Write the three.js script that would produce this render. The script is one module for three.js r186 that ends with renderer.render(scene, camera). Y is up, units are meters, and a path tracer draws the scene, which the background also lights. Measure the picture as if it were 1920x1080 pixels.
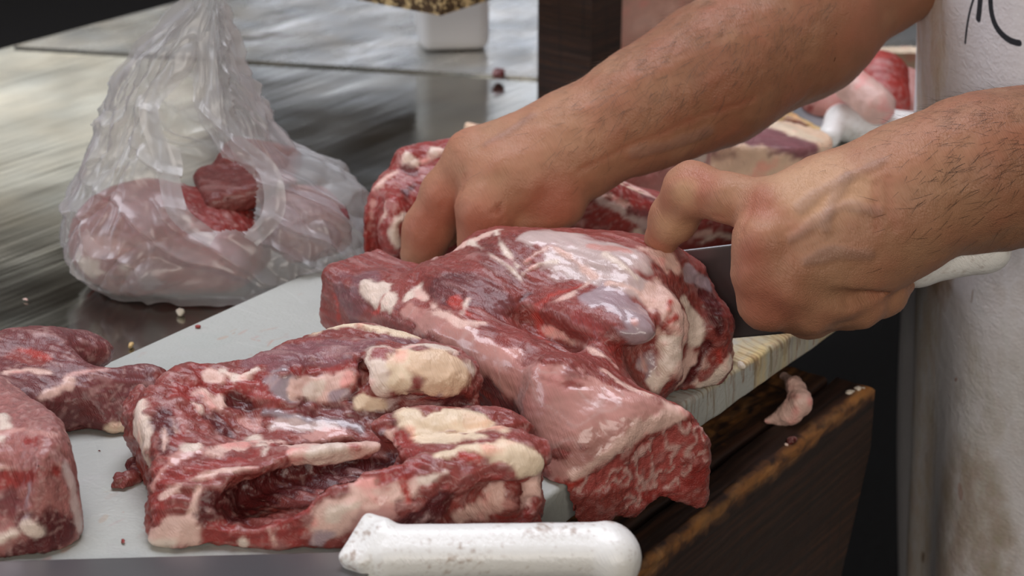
import * as THREE from 'three';
import { mergeGeometries } from 'three/addons/utils/BufferGeometryUtils.js';
import { RoundedBoxGeometry } from 'three/addons/geometries/RoundedBoxGeometry.js';
import { RectAreaLightUniformsLib } from 'three/addons/lights/RectAreaLightUniformsLib.js';
import { ImprovedNoise } from 'three/addons/math/ImprovedNoise.js';

// ---------- camera, light, exposure (y = 0 is the steel table top, units are metres) ----------
const scene = new THREE.Scene();
const camera = new THREE.PerspectiveCamera(18.05, 16 / 9, 0.05, 40);
camera.position.set(0, 0.528, 0);
camera.rotation.x = -0.40062;
camera.focus = 1.07;
camera.userData.fStop = 9;
const renderer = new THREE.WebGLRenderer({ antialias: true });
renderer.toneMapping = THREE.LinearToneMapping;
renderer.toneMappingExposure = 0.5;
renderer.shadowMap.enabled = true;
RectAreaLightUniformsLib.init();
scene.background = new THREE.Color(0x05060a);

function areaLight(name, x, y, z, w, h, color, intensity, tx, ty, tz) {
  const l = new THREE.RectAreaLight(color, intensity, w, h);
  l.name = name; l.position.set(x, y, z); l.lookAt(tx, ty, tz); scene.add(l);
  return l;
}
// daylight through the roof lights and the high windows of the market hall
areaLight('roof_window_light', -0.35, 3.05, -1.9, 2.4, 1.7, 0xf6f5ff, 12.0, -0.35, 0, -1.9);
areaLight('side_window_light', -4.85, 1.75, -0.6, 3.4, 1.5, 0xeef2ff, 7.5, 0, 1.75, -0.6);
areaLight('front_window_light', 0.3, 2.0, 2.85, 3.6, 1.5, 0xfff6ec, 9.5, 0.3, 2.0, 0);
areaLight('back_window_light', -2.9, 1.64, -6.85, 3.4, 0.68, 0xfffaf0, 1.8, -2.9, 1.64, 0);
areaLight('back_window_light_b', -0.1, 1.18, -6.85, 2.0, 0.34, 0xeef2ff, 3.0, -0.1, 1.18, 0);
areaLight('back_window_light_c', 0.32, 1.82, -6.85, 0.8, 0.44, 0xeef2ff, 3.2, 0.32, 1.82, 0);

// ---------- helpers ----------
const { abs, min, max, sqrt, sin, cos, floor, PI, hypot, pow } = Math;
let seed = 20240611;
const rnd = () => { seed = (seed * 1664525 + 1013904223) >>> 0; return seed / 4294967296; };
const rr = (a, b) => a + (b - a) * rnd();
const lerp = (a, b, t) => a + (b - a) * t, clamp = (x, a = 0, b = 1) => x < a ? a : x > b ? b : x;
const sstep = (a, b, x) => { const t = clamp((x - a) / (b - a)); return t * t * (3 - 2 * t); };
const noiser = new ImprovedNoise();
const n3 = (x, y, z) => noiser.noise(x + 37.2, y + 11.7, z + 91.3);
const fbm = (x, y, z, o = 4) => { let s = 0, a = 0.5; for (let i = 0; i < o; i++) { s += a * n3(x, y, z); x = x * 2.03 + 5.1; y = y * 2.03 + 1.7; z = z * 2.03 + 9.2; a *= 0.5; } return s; };
const ridge = (x, y, z) => 1 - abs(n3(x, y, z)) * 2.2;
const V3 = (x, y, z) => new THREE.Vector3(x, y, z);
const srgb = (r, g, b) => { const c = new THREE.Color().setRGB(r / 255, g / 255, b / 255, THREE.SRGBColorSpace); return [c.r, c.g, c.b]; };
// table axes: u runs along the board away from us to the right, v across it towards the butcher
const TURN = 0.9323, UX = cos(TURN), UZ = -sin(TURN), VX = sin(TURN), VZ = cos(TURN);
const W = (u, y, v) => [u * UX + v * VX, y, u * UZ + v * VZ];
const vOf = (x, z) => x * VX + z * VZ, uOf = (x, z) => x * UX + z * UZ;

const taken = {};
function numbered(name) { const n = taken[name] = (taken[name] ?? -1) + 1; return n ? name + '_' + String(n).padStart(3, '0') : name; }
function shade(o) { o.castShadow = true; o.receiveShadow = true; return o; }
function tag(o, label, category, group, kind) {
  if (label) o.userData.label = label;
  if (category) o.userData.category = category;
  if (group) o.userData.group = group;
  if (kind) o.userData.kind = kind;
  return o;
}
function mesh(name, geometry, material, parent = scene) {
  const m = shade(new THREE.Mesh(geometry, material));
  m.name = parent === scene ? numbered(name) : name; parent.add(m); return m;
}
function base(name, x = 0, y = 0, z = 0, turn = 0) {
  const g = new THREE.Group(); g.name = numbered(name); g.position.set(x, y, z); g.rotation.y = turn; scene.add(g); return g;
}
// moves a mesh's origin to the base of its box, so that things have their own place
function settle(m) {
  m.geometry.computeBoundingBox(); const b = m.geometry.boundingBox, x = (b.min.x + b.max.x) / 2, y = b.min.y, z = (b.min.z + b.max.z) / 2;
  m.geometry.translate(-x, -y, -z); m.position.set(x, y, z); return m;
}

// ---------- textures ----------
function dataTex(size, fn, srgbSpace = false, repeat = true) {
  const d = new Uint8Array(size * size * 4);
  for (let j = 0; j < size; j++) for (let i = 0; i < size; i++) {
    const c = fn(i / size, j / size, i, j), o = (j * size + i) * 4;
    if (typeof c === 'number') d[o] = d[o + 1] = d[o + 2] = clamp(c) * 255; else { d[o] = clamp(c[0]) * 255; d[o + 1] = clamp(c[1]) * 255; d[o + 2] = clamp(c[2]) * 255; }
    d[o + 3] = 255;
  }
  const t = new THREE.DataTexture(d, size, size); t.magFilter = THREE.LinearFilter; t.minFilter = THREE.LinearFilter;
  if (repeat) t.wrapS = t.wrapT = THREE.RepeatWrapping;
  if (srgbSpace) t.colorSpace = THREE.SRGBColorSpace;
  t.needsUpdate = true; return t;
}
// noise that tiles, by mixing over the border
const tileNoise = (f) => (u, v) => { const w = sstep(0.75, 1, u), h = sstep(0.75, 1, v); const a = f(u, v), b = f(u - 1, v), c = f(u, v - 1), d = f(u - 1, v - 1), m = (p, q, r, s) => lerp(lerp(p, q, w), lerp(r, s, w), h); return typeof a === 'number' ? m(a, b, c, d) : a.map((_, i) => m(a[i], b[i], c[i], d[i])); };
const rep = (t, x, y) => { const c = t.clone(); c.repeat.set(x, y); c.needsUpdate = true; return c; };
const fleshBump = dataTex(256, tileNoise((u, v) => 0.5 + 0.5 * fbm(u * 14, v * 14, 3, 4) + 0.25 * n3(u * 60, v * 60, 8)));
const skinBump = dataTex(256, tileNoise((u, v) => 0.55 - 0.35 * pow(max(0, ridge(u * 22, v * 22, 1)), 3) + 0.3 * n3(u * 50, v * 50, 4)));

// ---------- implicit solids ----------
const smin = (a, b, k) => { const h = max(k - abs(a - b), 0) / k; return min(a, b) - h * h * k * 0.25; };
const smax = (a, b, k) => -smin(-a, -b, k);
// tapered limb between two joints
function cone(a, b, ra, rb) {
  const dx = b[0] - a[0], dy = b[1] - a[1], dz = b[2] - a[2], l = 1 / (dx * dx + dy * dy + dz * dz + 1e-12);
  return (x, y, z) => { x -= a[0]; y -= a[1]; z -= a[2]; const t = clamp((x * dx + y * dy + z * dz) * l); return hypot(x - dx * t, y - dy * t, z - dz * t) - (ra + (rb - ra) * t); };
}
// ellipsoid turned about y, then tilted about its own x and z
function ell(c, r, turn = 0, tiltX = 0, tiltZ = 0) {
  const m = new THREE.Matrix3().setFromMatrix4(new THREE.Matrix4().makeRotationFromEuler(new THREE.Euler(tiltX, turn, tiltZ, 'YXZ')).transpose()).elements;
  return (x, y, z) => {
    x -= c[0]; y -= c[1]; z -= c[2];
    const a = (m[0] * x + m[3] * y + m[6] * z) / r[0], b = (m[1] * x + m[4] * y + m[7] * z) / r[1], d = (m[2] * x + m[5] * y + m[8] * z) / r[2];
    const k0 = hypot(a, b, d), k1 = hypot(a / r[0], b / r[1], d / r[2]);
    return k1 < 1e-9 ? -min(...r) : k0 * (k0 - 1) / k1;
  };
}
function block(c, h, round, turn = 0, tiltX = 0, tiltZ = 0) {
  const m = new THREE.Matrix3().setFromMatrix4(new THREE.Matrix4().makeRotationFromEuler(new THREE.Euler(tiltX, turn, tiltZ, 'YXZ')).transpose()).elements;
  return (x, y, z) => {
    x -= c[0]; y -= c[1]; z -= c[2];
    const a = abs(m[0] * x + m[3] * y + m[6] * z) - h[0] + round, b = abs(m[1] * x + m[4] * y + m[7] * z) - h[1] + round, d = abs(m[2] * x + m[5] * y + m[8] * z) - h[2] + round;
    return hypot(max(a, 0), max(b, 0), max(d, 0)) + min(max(a, b, d), 0) - round;
  };
}
const join = (k, ...f) => (x, y, z) => { let d = f[0](x, y, z); for (let i = 1; i < f.length; i++) d = smin(d, f[i](x, y, z), k); return d; };
const carve = (k, f, ...g) => (x, y, z) => { let d = f(x, y, z); for (const h of g) d = smax(d, -h(x, y, z), k); return d; };
function limb(k, pts) { const f = []; for (let i = 0; i + 1 < pts.length; i++) f.push(cone(pts[i], pts[i + 1], pts[i][3], pts[i + 1][3])); return join(k, ...f); }
// smooth surface y = h(x, z) through scattered heights (thin plate spline)
function spline(pts, relax = 1e-5) {
  const n = pts.length, N = n + 3, A = [], phi = (r2) => r2 < 1e-14 ? 0 : 0.5 * r2 * Math.log(r2);
  for (let i = 0; i < N; i++) A.push(new Float64Array(N + 1));
  for (let i = 0; i < n; i++) {
    for (let j = 0; j < n; j++) A[i][j] = phi((pts[i][0] - pts[j][0]) ** 2 + (pts[i][1] - pts[j][1]) ** 2) + (i === j ? relax : 0);
    A[i][n] = A[n][i] = 1; A[i][n + 1] = A[n + 1][i] = pts[i][0]; A[i][n + 2] = A[n + 2][i] = pts[i][1]; A[i][N] = pts[i][2];
  }
  for (let c = 0; c < N; c++) {
    let p = c; for (let r = c + 1; r < N; r++) if (abs(A[r][c]) > abs(A[p][c])) p = r;
    [A[c], A[p]] = [A[p], A[c]];
    for (let r = 0; r < N; r++) if (r !== c) { const k = A[r][c] / A[c][c]; if (k) for (let q = c; q <= N; q++) A[r][q] -= k * A[c][q]; }
  }
  const w = A.map((row, i) => row[N] / row[i]);
  return (x, z) => { let s = w[n] + w[n + 1] * x + w[n + 2] * z; for (let i = 0; i < n; i++) s += w[i] * phi((x - pts[i][0]) ** 2 + (z - pts[i][1]) ** 2); return s; };
}
function polyDist(P) {
  return (x, z) => {
    let d = 1e9, s = 1;
    for (let i = 0, j = P.length - 1; i < P.length; j = i++) {
      const ex = P[j][0] - P[i][0], ez = P[j][1] - P[i][1], wx = x - P[i][0], wz = z - P[i][1], t = clamp((wx * ex + wz * ez) / (ex * ex + ez * ez));
      d = min(d, (wx - ex * t) ** 2 + (wz - ez * t) ** 2);
      const a = z >= P[i][1], b = z < P[j][1], c = ex * wz > ez * wx;
      if ((a && b && c) || (!a && !b && !c)) s = -s;
    }
    return s * sqrt(d);
  };
}
function rounded(P, steps = 6) { const c = new THREE.CatmullRomCurve3(P.map(([x, z]) => V3(x, 0, z)), true, 'centripetal'); return c.getPoints(P.length * steps).slice(0, -1).map((p) => [p.x, p.z]); }
// a lump of meat on the board: an outline seen from above, heights over it, rounded where top and side meet
function lump(outline, heights, floorY, k, grow = 0) {
  const P = rounded(outline), xs = P.map((p) => p[0]), zs = P.map((p) => p[1]), x0 = min(...xs) - 0.03, z0 = min(...zs) - 0.03, c = 0.002;
  const nx = Math.ceil((max(...xs) + 0.03 - x0) / c) + 1, nz = Math.ceil((max(...zs) + 0.03 - z0) / c) + 1, D = new Float32Array(nx * nz), Hh = new Float32Array(nx * nz);
  const pd = polyDist(P), sp = spline(heights);
  for (let j = 0; j < nz; j++) for (let i = 0; i < nx; i++) { D[j * nx + i] = pd(x0 + i * c, z0 + j * c); Hh[j * nx + i] = sp(x0 + i * c, z0 + j * c); }
  return (x, y, z) => {
    const fx = clamp((x - x0) / c, 0, nx - 1.001), fz = clamp((z - z0) / c, 0, nz - 1.001), i = floor(fx), j = floor(fz), a = fx - i, b = fz - j, o = j * nx + i;
    const d = (D[o] * (1 - a) + D[o + 1] * a) * (1 - b) + (D[o + nx] * (1 - a) + D[o + nx + 1] * a) * b, h = (Hh[o] * (1 - a) + Hh[o + 1] * a) * (1 - b) + (Hh[o + nx] * (1 - a) + Hh[o + nx + 1] * a) * b;
    const fl = typeof floorY === 'function' ? floorY(x, z) : floorY;
    return smax(smax(d - grow, (y - h) * 0.85, k), fl - y, 0.006);
  };
}
// turns a field into a mesh (surface nets); far blocks are skipped
function polygonise(f, lo, hi, c) {
  const nx = Math.ceil((hi[0] - lo[0]) / c) + 1, ny = Math.ceil((hi[1] - lo[1]) / c) + 1, nz = Math.ceil((hi[2] - lo[2]) / c) + 1, F = new Float32Array(nx * ny * nz), B = 4, sy = nx, sz = nx * ny;
  for (let K = 0; K < nz; K += B) for (let J = 0; J < ny; J += B) for (let I = 0; I < nx; I += B) {
    const v = f(lo[0] + (I + 1.5) * c, lo[1] + (J + 1.5) * c, lo[2] + (K + 1.5) * c), far = abs(v) > c * 6.5;
    for (let k = K; k < min(K + B, nz); k++) for (let j = J; j < min(J + B, ny); j++) for (let i = I, o = k * sz + j * sy + I; i < min(I + B, nx); i++, o++) F[o] = far ? v : f(lo[0] + i * c, lo[1] + j * c, lo[2] + k * c);
  }
  const at = new Int32Array(F.length).fill(-1), pos = [], idx = [];
  const E = [[0, 1], [2, 3], [4, 5], [6, 7], [0, 2], [1, 3], [4, 6], [5, 7], [0, 4], [1, 5], [2, 6], [3, 7]];
  for (let k = 0; k < nz - 1; k++) for (let j = 0; j < ny - 1; j++) for (let i = 0; i < nx - 1; i++) {
    const o = k * sz + j * sy + i, q = [F[o], F[o + 1], F[o + sy], F[o + sy + 1], F[o + sz], F[o + sz + 1], F[o + sz + sy], F[o + sz + sy + 1]];
    let m = 0; for (let t = 0; t < 8; t++) if (q[t] < 0) m++;
    if (m === 0 || m === 8) continue;
    let x = 0, y = 0, z = 0, n = 0;
    for (const [a, b] of E) if ((q[a] < 0) !== (q[b] < 0)) { const t = q[a] / (q[a] - q[b]); x += (a & 1) + ((b & 1) - (a & 1)) * t; y += ((a >> 1) & 1) + (((b >> 1) & 1) - ((a >> 1) & 1)) * t; z += (a >> 2) + ((b >> 2) - (a >> 2)) * t; n++; }
    at[o] = pos.length / 3; pos.push(lo[0] + (i + x / n) * c, lo[1] + (j + y / n) * c, lo[2] + (k + z / n) * c);
  }
  const quad = (a, b, d, e, flip) => { if (a < 0 || b < 0 || d < 0 || e < 0) return; if (flip) idx.push(a, d, b, a, e, d); else idx.push(a, b, d, a, d, e); };
  for (let k = 1; k < nz - 1; k++) for (let j = 1; j < ny - 1; j++) for (let i = 1; i < nx - 1; i++) {
    const o = k * sz + j * sy + i, s = F[o] < 0;
    if (s !== F[o + 1] < 0) quad(at[o], at[o - sy], at[o - sy - sz], at[o - sz], !s);
    if (s !== F[o + sy] < 0) quad(at[o], at[o - sz], at[o - sz - 1], at[o - 1], !s);
    if (s !== F[o + sz] < 0) quad(at[o], at[o - 1], at[o - 1 - sy], at[o - sy], !s);
  }
  const g = new THREE.BufferGeometry();
  g.setAttribute('position', new THREE.Float32BufferAttribute(pos, 3)); g.setIndex(idx); g.computeVertexNormals();
  return g;
}
// moves every vertex along its normal and gives it a colour; look(p, n) returns [r, g, b, height]
function finish(g, look, uvScale = 1) {
  const P = g.attributes.position, N = g.attributes.normal, C = new Float32Array(P.count * 3), T = new Float32Array(P.count * 2), Q = new Uint8Array(P.count);
  for (let i = 0; i < P.count; i++) {
    const x = P.getX(i), y = P.getY(i), z = P.getZ(i), a = N.getX(i), b = N.getY(i), d = N.getZ(i), c = look(x, y, z, a, b, d);
    C.set([max(0, c[0]), max(0, c[1]), max(0, c[2])], i * 3); T.set([(x + 0.6 * y) * uvScale, (z + 0.8 * y) * uvScale], i * 2);
    P.setXYZ(i, x + a * c[3], y + b * c[3], z + d * c[3]); Q[i] = c[4] ?? 0;
  }
  g.setAttribute('color', new THREE.BufferAttribute(C, 3)); g.setAttribute('uv', new THREE.BufferAttribute(T, 2)); g.computeVertexNormals(); g.userData.kinds = Q;
  return g;
}
// the patches of each tissue as geometries of their own, with the normals of the whole; crumbs stay with the lean
function patches(g, least = 160) {
  const I = g.index.array, Q = g.userData.kinds, n = I.length / 3, kind = new Uint8Array(n), up = new Int32Array(Q.length * 3).map((_, i) => i), find = (a) => { while (up[a] !== a) a = up[a] = up[up[a]]; return a; };
  const key = (t, j) => I[t * 3 + j] * 3 + kind[t];
  for (let t = 0; t < n; t++) { const a = Q[I[t * 3]], b = Q[I[t * 3 + 1]], c = Q[I[t * 3 + 2]]; kind[t] = b === c ? b : a; }
  const gather = () => { up.forEach((_, i) => { up[i] = i; }); for (let t = 0; t < n; t++) { const a = find(key(t, 0)), b = find(key(t, 1)); up[a] = b; up[find(key(t, 2))] = find(b); } const m = new Map(); for (let t = 0; t < n; t++) { const r = find(key(t, 0)); if (!m.has(r)) m.set(r, []); m.get(r).push(t); } return [...m.values()]; };
  for (const ts of gather()) if (ts.length < least) for (const t of ts) kind[t] = 0;
  const left = gather(), big = left.filter((ts) => ts.length >= least), lean = big.filter((ts) => kind[ts[0]] === 0).sort((a, b) => b.length - a.length)[0] ?? big[0];
  for (const ts of left) if (ts.length < least) lean.push(...ts);
  return big.map((ts) => {
    const map = new Map(), src = [], idx = [], o = new THREE.BufferGeometry();
    for (const t of ts) for (let j = 0; j < 3; j++) { const v = I[t * 3 + j]; if (!map.has(v)) { map.set(v, src.length); src.push(v); } idx.push(map.get(v)); }
    for (const [a, w] of [['position', 3], ['normal', 3], ['color', 3], ['uv', 2]]) { const from = g.attributes[a].array, b = new Float32Array(src.length * w); src.forEach((v, i) => { for (let c = 0; c < w; c++) b[i * w + c] = from[v * w + c]; }); o.setAttribute(a, new THREE.BufferAttribute(b, w)); }
    o.setIndex(idx); return [kind[ts[0]], o];
  });
}
function grid(nu, nv, fn) {
  const pos = [], uv = [], idx = [];
  for (let j = 0; j <= nv; j++) for (let i = 0; i <= nu; i++) { const p = fn(i / nu, j / nv); pos.push(p[0], p[1], p[2]); uv.push(p[3] ?? i / nu, p[4] ?? j / nv); }
  for (let j = 0; j < nv; j++) for (let i = 0; i < nu; i++) { const a = j * (nu + 1) + i, b = a + 1, c = a + nu + 1, d = c + 1; idx.push(a, b, d, a, d, c); }
  const g = new THREE.BufferGeometry(); g.setAttribute('position', new THREE.Float32BufferAttribute(pos, 3)); g.setAttribute('uv', new THREE.Float32BufferAttribute(uv, 2)); g.setIndex(idx); g.computeVertexNormals();
  return g;
}
function rbox(w, h, d, r = 0.003, x = 0, y = 0, z = 0) { const g = new RoundedBoxGeometry(w, h, d, 3, r); g.translate(x, y, z); return g; }
// box with uv in metres
function mbox(w, h, d, x = 0, y = 0, z = 0) {
  const g = new THREE.BoxGeometry(w, h, d), u = g.attributes.uv, s = [[d, h], [d, h], [w, d], [w, d], [w, h], [w, h]];
  for (let i = 0; i < 24; i++) u.setXY(i, u.getX(i) * s[i >> 2][0], u.getY(i) * s[i >> 2][1]);
  g.translate(x, y, z); return g;
}

// ---------- the market hall ----------
const plaster = new THREE.MeshStandardMaterial({ color: new THREE.Color(0.16, 0.13, 0.1), roughness: 0.9, bumpMap: rep(fleshBump, 2, 2), bumpScale: 0.004 });
const darkStone = new THREE.MeshStandardMaterial({ color: new THREE.Color(0.014, 0.013, 0.013), roughness: 0.85, bumpMap: rep(fleshBump, 6, 6), bumpScale: 0.003 });
const roofWood = new THREE.MeshStandardMaterial({ color: new THREE.Color(0.05, 0.04, 0.032), roughness: 0.85, bumpMap: rep(fleshBump, 3, 3), bumpScale: 0.004 });
const struct = (name, g, m, label) => tag(mesh(name, g, m), label, 'structure', null, 'structure');
struct('floor', mbox(12, 0.2, 11, 0, -1.0, -2), darkStone, 'dark stone floor of the market hall');
struct('ceiling', mbox(12, 0.2, 11, 0, 3.3, -2), roofWood, 'dark roof boards of the market hall');
struct('wall_back', mbox(12, 4.3, 0.2, 0, 1.15, -7.1), plaster, 'dim plaster wall behind the stall');
struct('wall_front', mbox(12, 4.3, 0.2, 0, 1.15, 3.1), plaster, 'dim plaster wall behind the viewer');
struct('wall_left', mbox(0.2, 4.3, 10, -5.1, 1.15, -2), plaster, 'dim plaster wall left of the stall');
struct('wall_right', mbox(0.2, 4.3, 10, 5.1, 1.15, -2), plaster, 'dim plaster wall right of the stall');
function litWindow(name, w, h, x, y, z, rx, ry, color, glow, label) {
  const g = new THREE.Group(); g.name = name; g.position.set(x, y, z); g.rotation.set(rx, ry, 0); scene.add(g);
  tag(g, label, 'window', null, 'structure');
  const glass = new THREE.MeshStandardMaterial({ color: 0x222222, emissive: color, emissiveIntensity: glow, roughness: 0.3 });
  mesh('glass', new THREE.BoxGeometry(w, h, 0.02), glass, g);
  const bar = (bw, bh, bx, by) => mesh('glazing_bar', new THREE.BoxGeometry(bw, bh, 0.05).translate(bx, by, 0.0), roofWood, g);
  bar(w + 0.1, 0.06, 0, h / 2); bar(w + 0.1, 0.06, 0, -h / 2); bar(0.06, h, -w / 2, 0); bar(0.06, h, w / 2, 0);
  for (let i = 1, n = max(2, Math.round(w / 0.6)); i < n; i++) bar(0.035, h, -w / 2 + w * i / n, 0);
}
litWindow('window_1', 2.4, 1.7, -0.35, 3.17, -1.9, PI / 2, 0, 0xeaf0ff, 3.2, 'roof window over the stall');
litWindow('window_2', 3.4, 1.5, -4.97, 1.75, -0.6, 0, PI / 2, 0xf2f4ff, 2.2, 'high window in the left wall');
litWindow('window_3', 3.6, 1.5, 0.3, 2.0, 2.97, 0, PI, 0xfff3e2, 1.4, 'high window in the wall behind the viewer');
litWindow('window_4', 3.4, 0.68, -2.9, 1.64, -6.97, 0, 0, 0xfffaf0, 1.15, 'wide high window in the back wall');
litWindow('window_5', 2.0, 0.34, -0.1, 1.18, -6.97, 0, 0, 0xeef2ff, 2.6, 'low strip window in the back wall');
litWindow('window_6', 0.8, 0.44, 0.32, 1.82, -6.97, 0, 0, 0xeef2ff, 2.6, 'small window above the strip window in the back wall');

// ---------- steel table ----------
const steelRough = dataTex(512, tileNoise((u, v) => 0.52 + 0.5 * fbm(u * 5, v * 9, 2, 5) + 0.1 * n3(u * 6, v * 120, 5)));
const steelBump = dataTex(512, tileNoise((u, v) => 0.5 + 0.42 * fbm(u * 4, v * 7, 12, 3) + 0.02 * n3(u * 8, v * 200, 5)));
const smear = dataTex(512, tileNoise((u, v) => { const s = 0.82 + 0.3 * fbm(u * 4, v * 8, 7, 5), w = 0.05 * fbm(u * 9, v * 9, 17, 3); return [s + w, s, s - 0.03 - w * 1.2]; }), true);
const steelNear = new THREE.MeshStandardMaterial({ color: new THREE.Color(0.6, 0.6, 0.59), metalness: 1, roughness: 0.28, roughnessMap: rep(steelRough, 1.4, 1.4), bumpMap: rep(steelBump, 1.1, 1.1), bumpScale: 0.0026, map: rep(smear, 1.3, 1.3) });
const steelFar = new THREE.MeshStandardMaterial({ color: new THREE.Color(0.86, 0.86, 0.88), metalness: 0.8, roughness: 0.5, roughnessMap: rep(steelRough, 1.9, 1.9), bumpMap: rep(steelBump, 2.3, 2.3), bumpScale: 0.006, map: rep(smear, 2.1, 2.1) });
const steelDark = new THREE.MeshStandardMaterial({ color: new THREE.Color(0.3, 0.3, 0.3), metalness: 1, roughness: 0.5 });
const table = base('steel_table', 0, 0, 0, TURN);
tag(table, 'long stainless steel butcher\'s table under the bag and the cutting board', 'table');
const TU0 = 0.1, TU1 = 2.9, TV0 = -1.583, TV1 = -0.6;
mesh('tabletop', mbox(TU1 - TU0, 0.003, TV1 - TV0, (TU0 + TU1) / 2, -0.0015, (TV0 + TV1) / 2), steelNear, table);
{
  const s = new THREE.Shape([[1.215, 1.575], [TU1 - 0.01, 1.575], [TU1 - 0.01, 0.62], [1.652, 0.62]].map(([u, v]) => new THREE.Vector2(u, v)));
  const g = new THREE.ExtrudeGeometry(s, { depth: 0.0025, bevelEnabled: false }); g.rotateX(-PI / 2);
  tag(mesh('overlay_sheet', g, steelFar, table), 'paler dull sheet laid over the far end');
}
mesh('edge_fold', mbox(TU1 - TU0, 0.035, 0.004, (TU0 + TU1) / 2, -0.0205, TV0 + 0.002), steelDark, table);
mesh('edge_fold', mbox(TU1 - TU0, 0.035, 0.004, (TU0 + TU1) / 2, -0.0205, TV1 - 0.002), steelDark, table);
for (const [u, v] of [[TU0 + 0.05, TV0 + 0.06], [TU1 - 0.05, TV0 + 0.06], [TU0 + 0.05, TV1 - 0.06], [TU1 - 0.05, TV1 - 0.06]]) mesh('leg', mbox(0.04, 0.897, 0.04, u, -0.4515, v), steelDark, table);

// ---------- swept bars for boards and planks: profile in (v, y), swept along u ----------
function bar(profile, u0, u1, nu, wobble, endShift = () => 0) {
  const n = profile.length, s = [0];
  for (let i = 1; i <= n; i++) s.push(s[i - 1] + hypot(profile[i % n][0] - profile[i - 1][0], profile[i % n][1] - profile[i - 1][1]));
  const side = grid(nu, n, (a, b) => {
    const k = Math.round(b * n), [v, y] = profile[k % n], u = lerp(u0, u1 + endShift(y), a), w = wobble(u, v, y);
    return [u, y + w[1], v + w[0], u - u0, s[k]];
  });
  const cap = (u, fl) => {
    const c = profile.reduce((q, p) => [q[0] + p[0] / n, q[1] + p[1] / n], [0, 0]), pos = [], uv = [], idx = [];
    for (const [v, y] of [...profile, c]) { const uu = u + (fl ? endShift(y) : 0), w = wobble(uu, v, y); pos.push(uu, y + w[1], v + w[0]); uv.push(v - c[0], y - c[1] + 0.02); }
    for (let i = 0; i < n; i++) fl ? idx.push(n, (i + 1) % n, i) : idx.push(n, i, (i + 1) % n);
    const g = new THREE.BufferGeometry(); g.setAttribute('position', new THREE.Float32BufferAttribute(pos, 3)); g.setAttribute('uv', new THREE.Float32BufferAttribute(uv, 2)); g.setIndex(idx); g.computeVertexNormals(); return g;
  };
  return mergeGeometries([side, cap(u0, false), cap(u1, true)]);
}
function roundedProfile(v0, v1, y0, y1, r, steps = 3) {   // left bottom, up, across, down
  const P = [], arc = (cv, cy, a0) => { for (let i = 0; i <= steps; i++) { const a = a0 - PI / 2 * i / steps; P.push([cv + r * cos(a), cy + r * sin(a)]); } };
  const run = (a, b, n) => { for (let i = 1; i < n; i++) P.push([lerp(a[0], b[0], i / n), lerp(a[1], b[1], i / n)]); };
  arc(v0 + r, y1 - r, PI); run([v0 + r, y1], [v1 - r, y1], 40); arc(v1 - r, y1 - r, PI / 2); run([v1, y1 - r], [v1, y0 + r], 5); arc(v1 - r, y0 + r, 0); arc(v0 + r, y0 + r, -PI / 2);
  return P;
}
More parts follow.
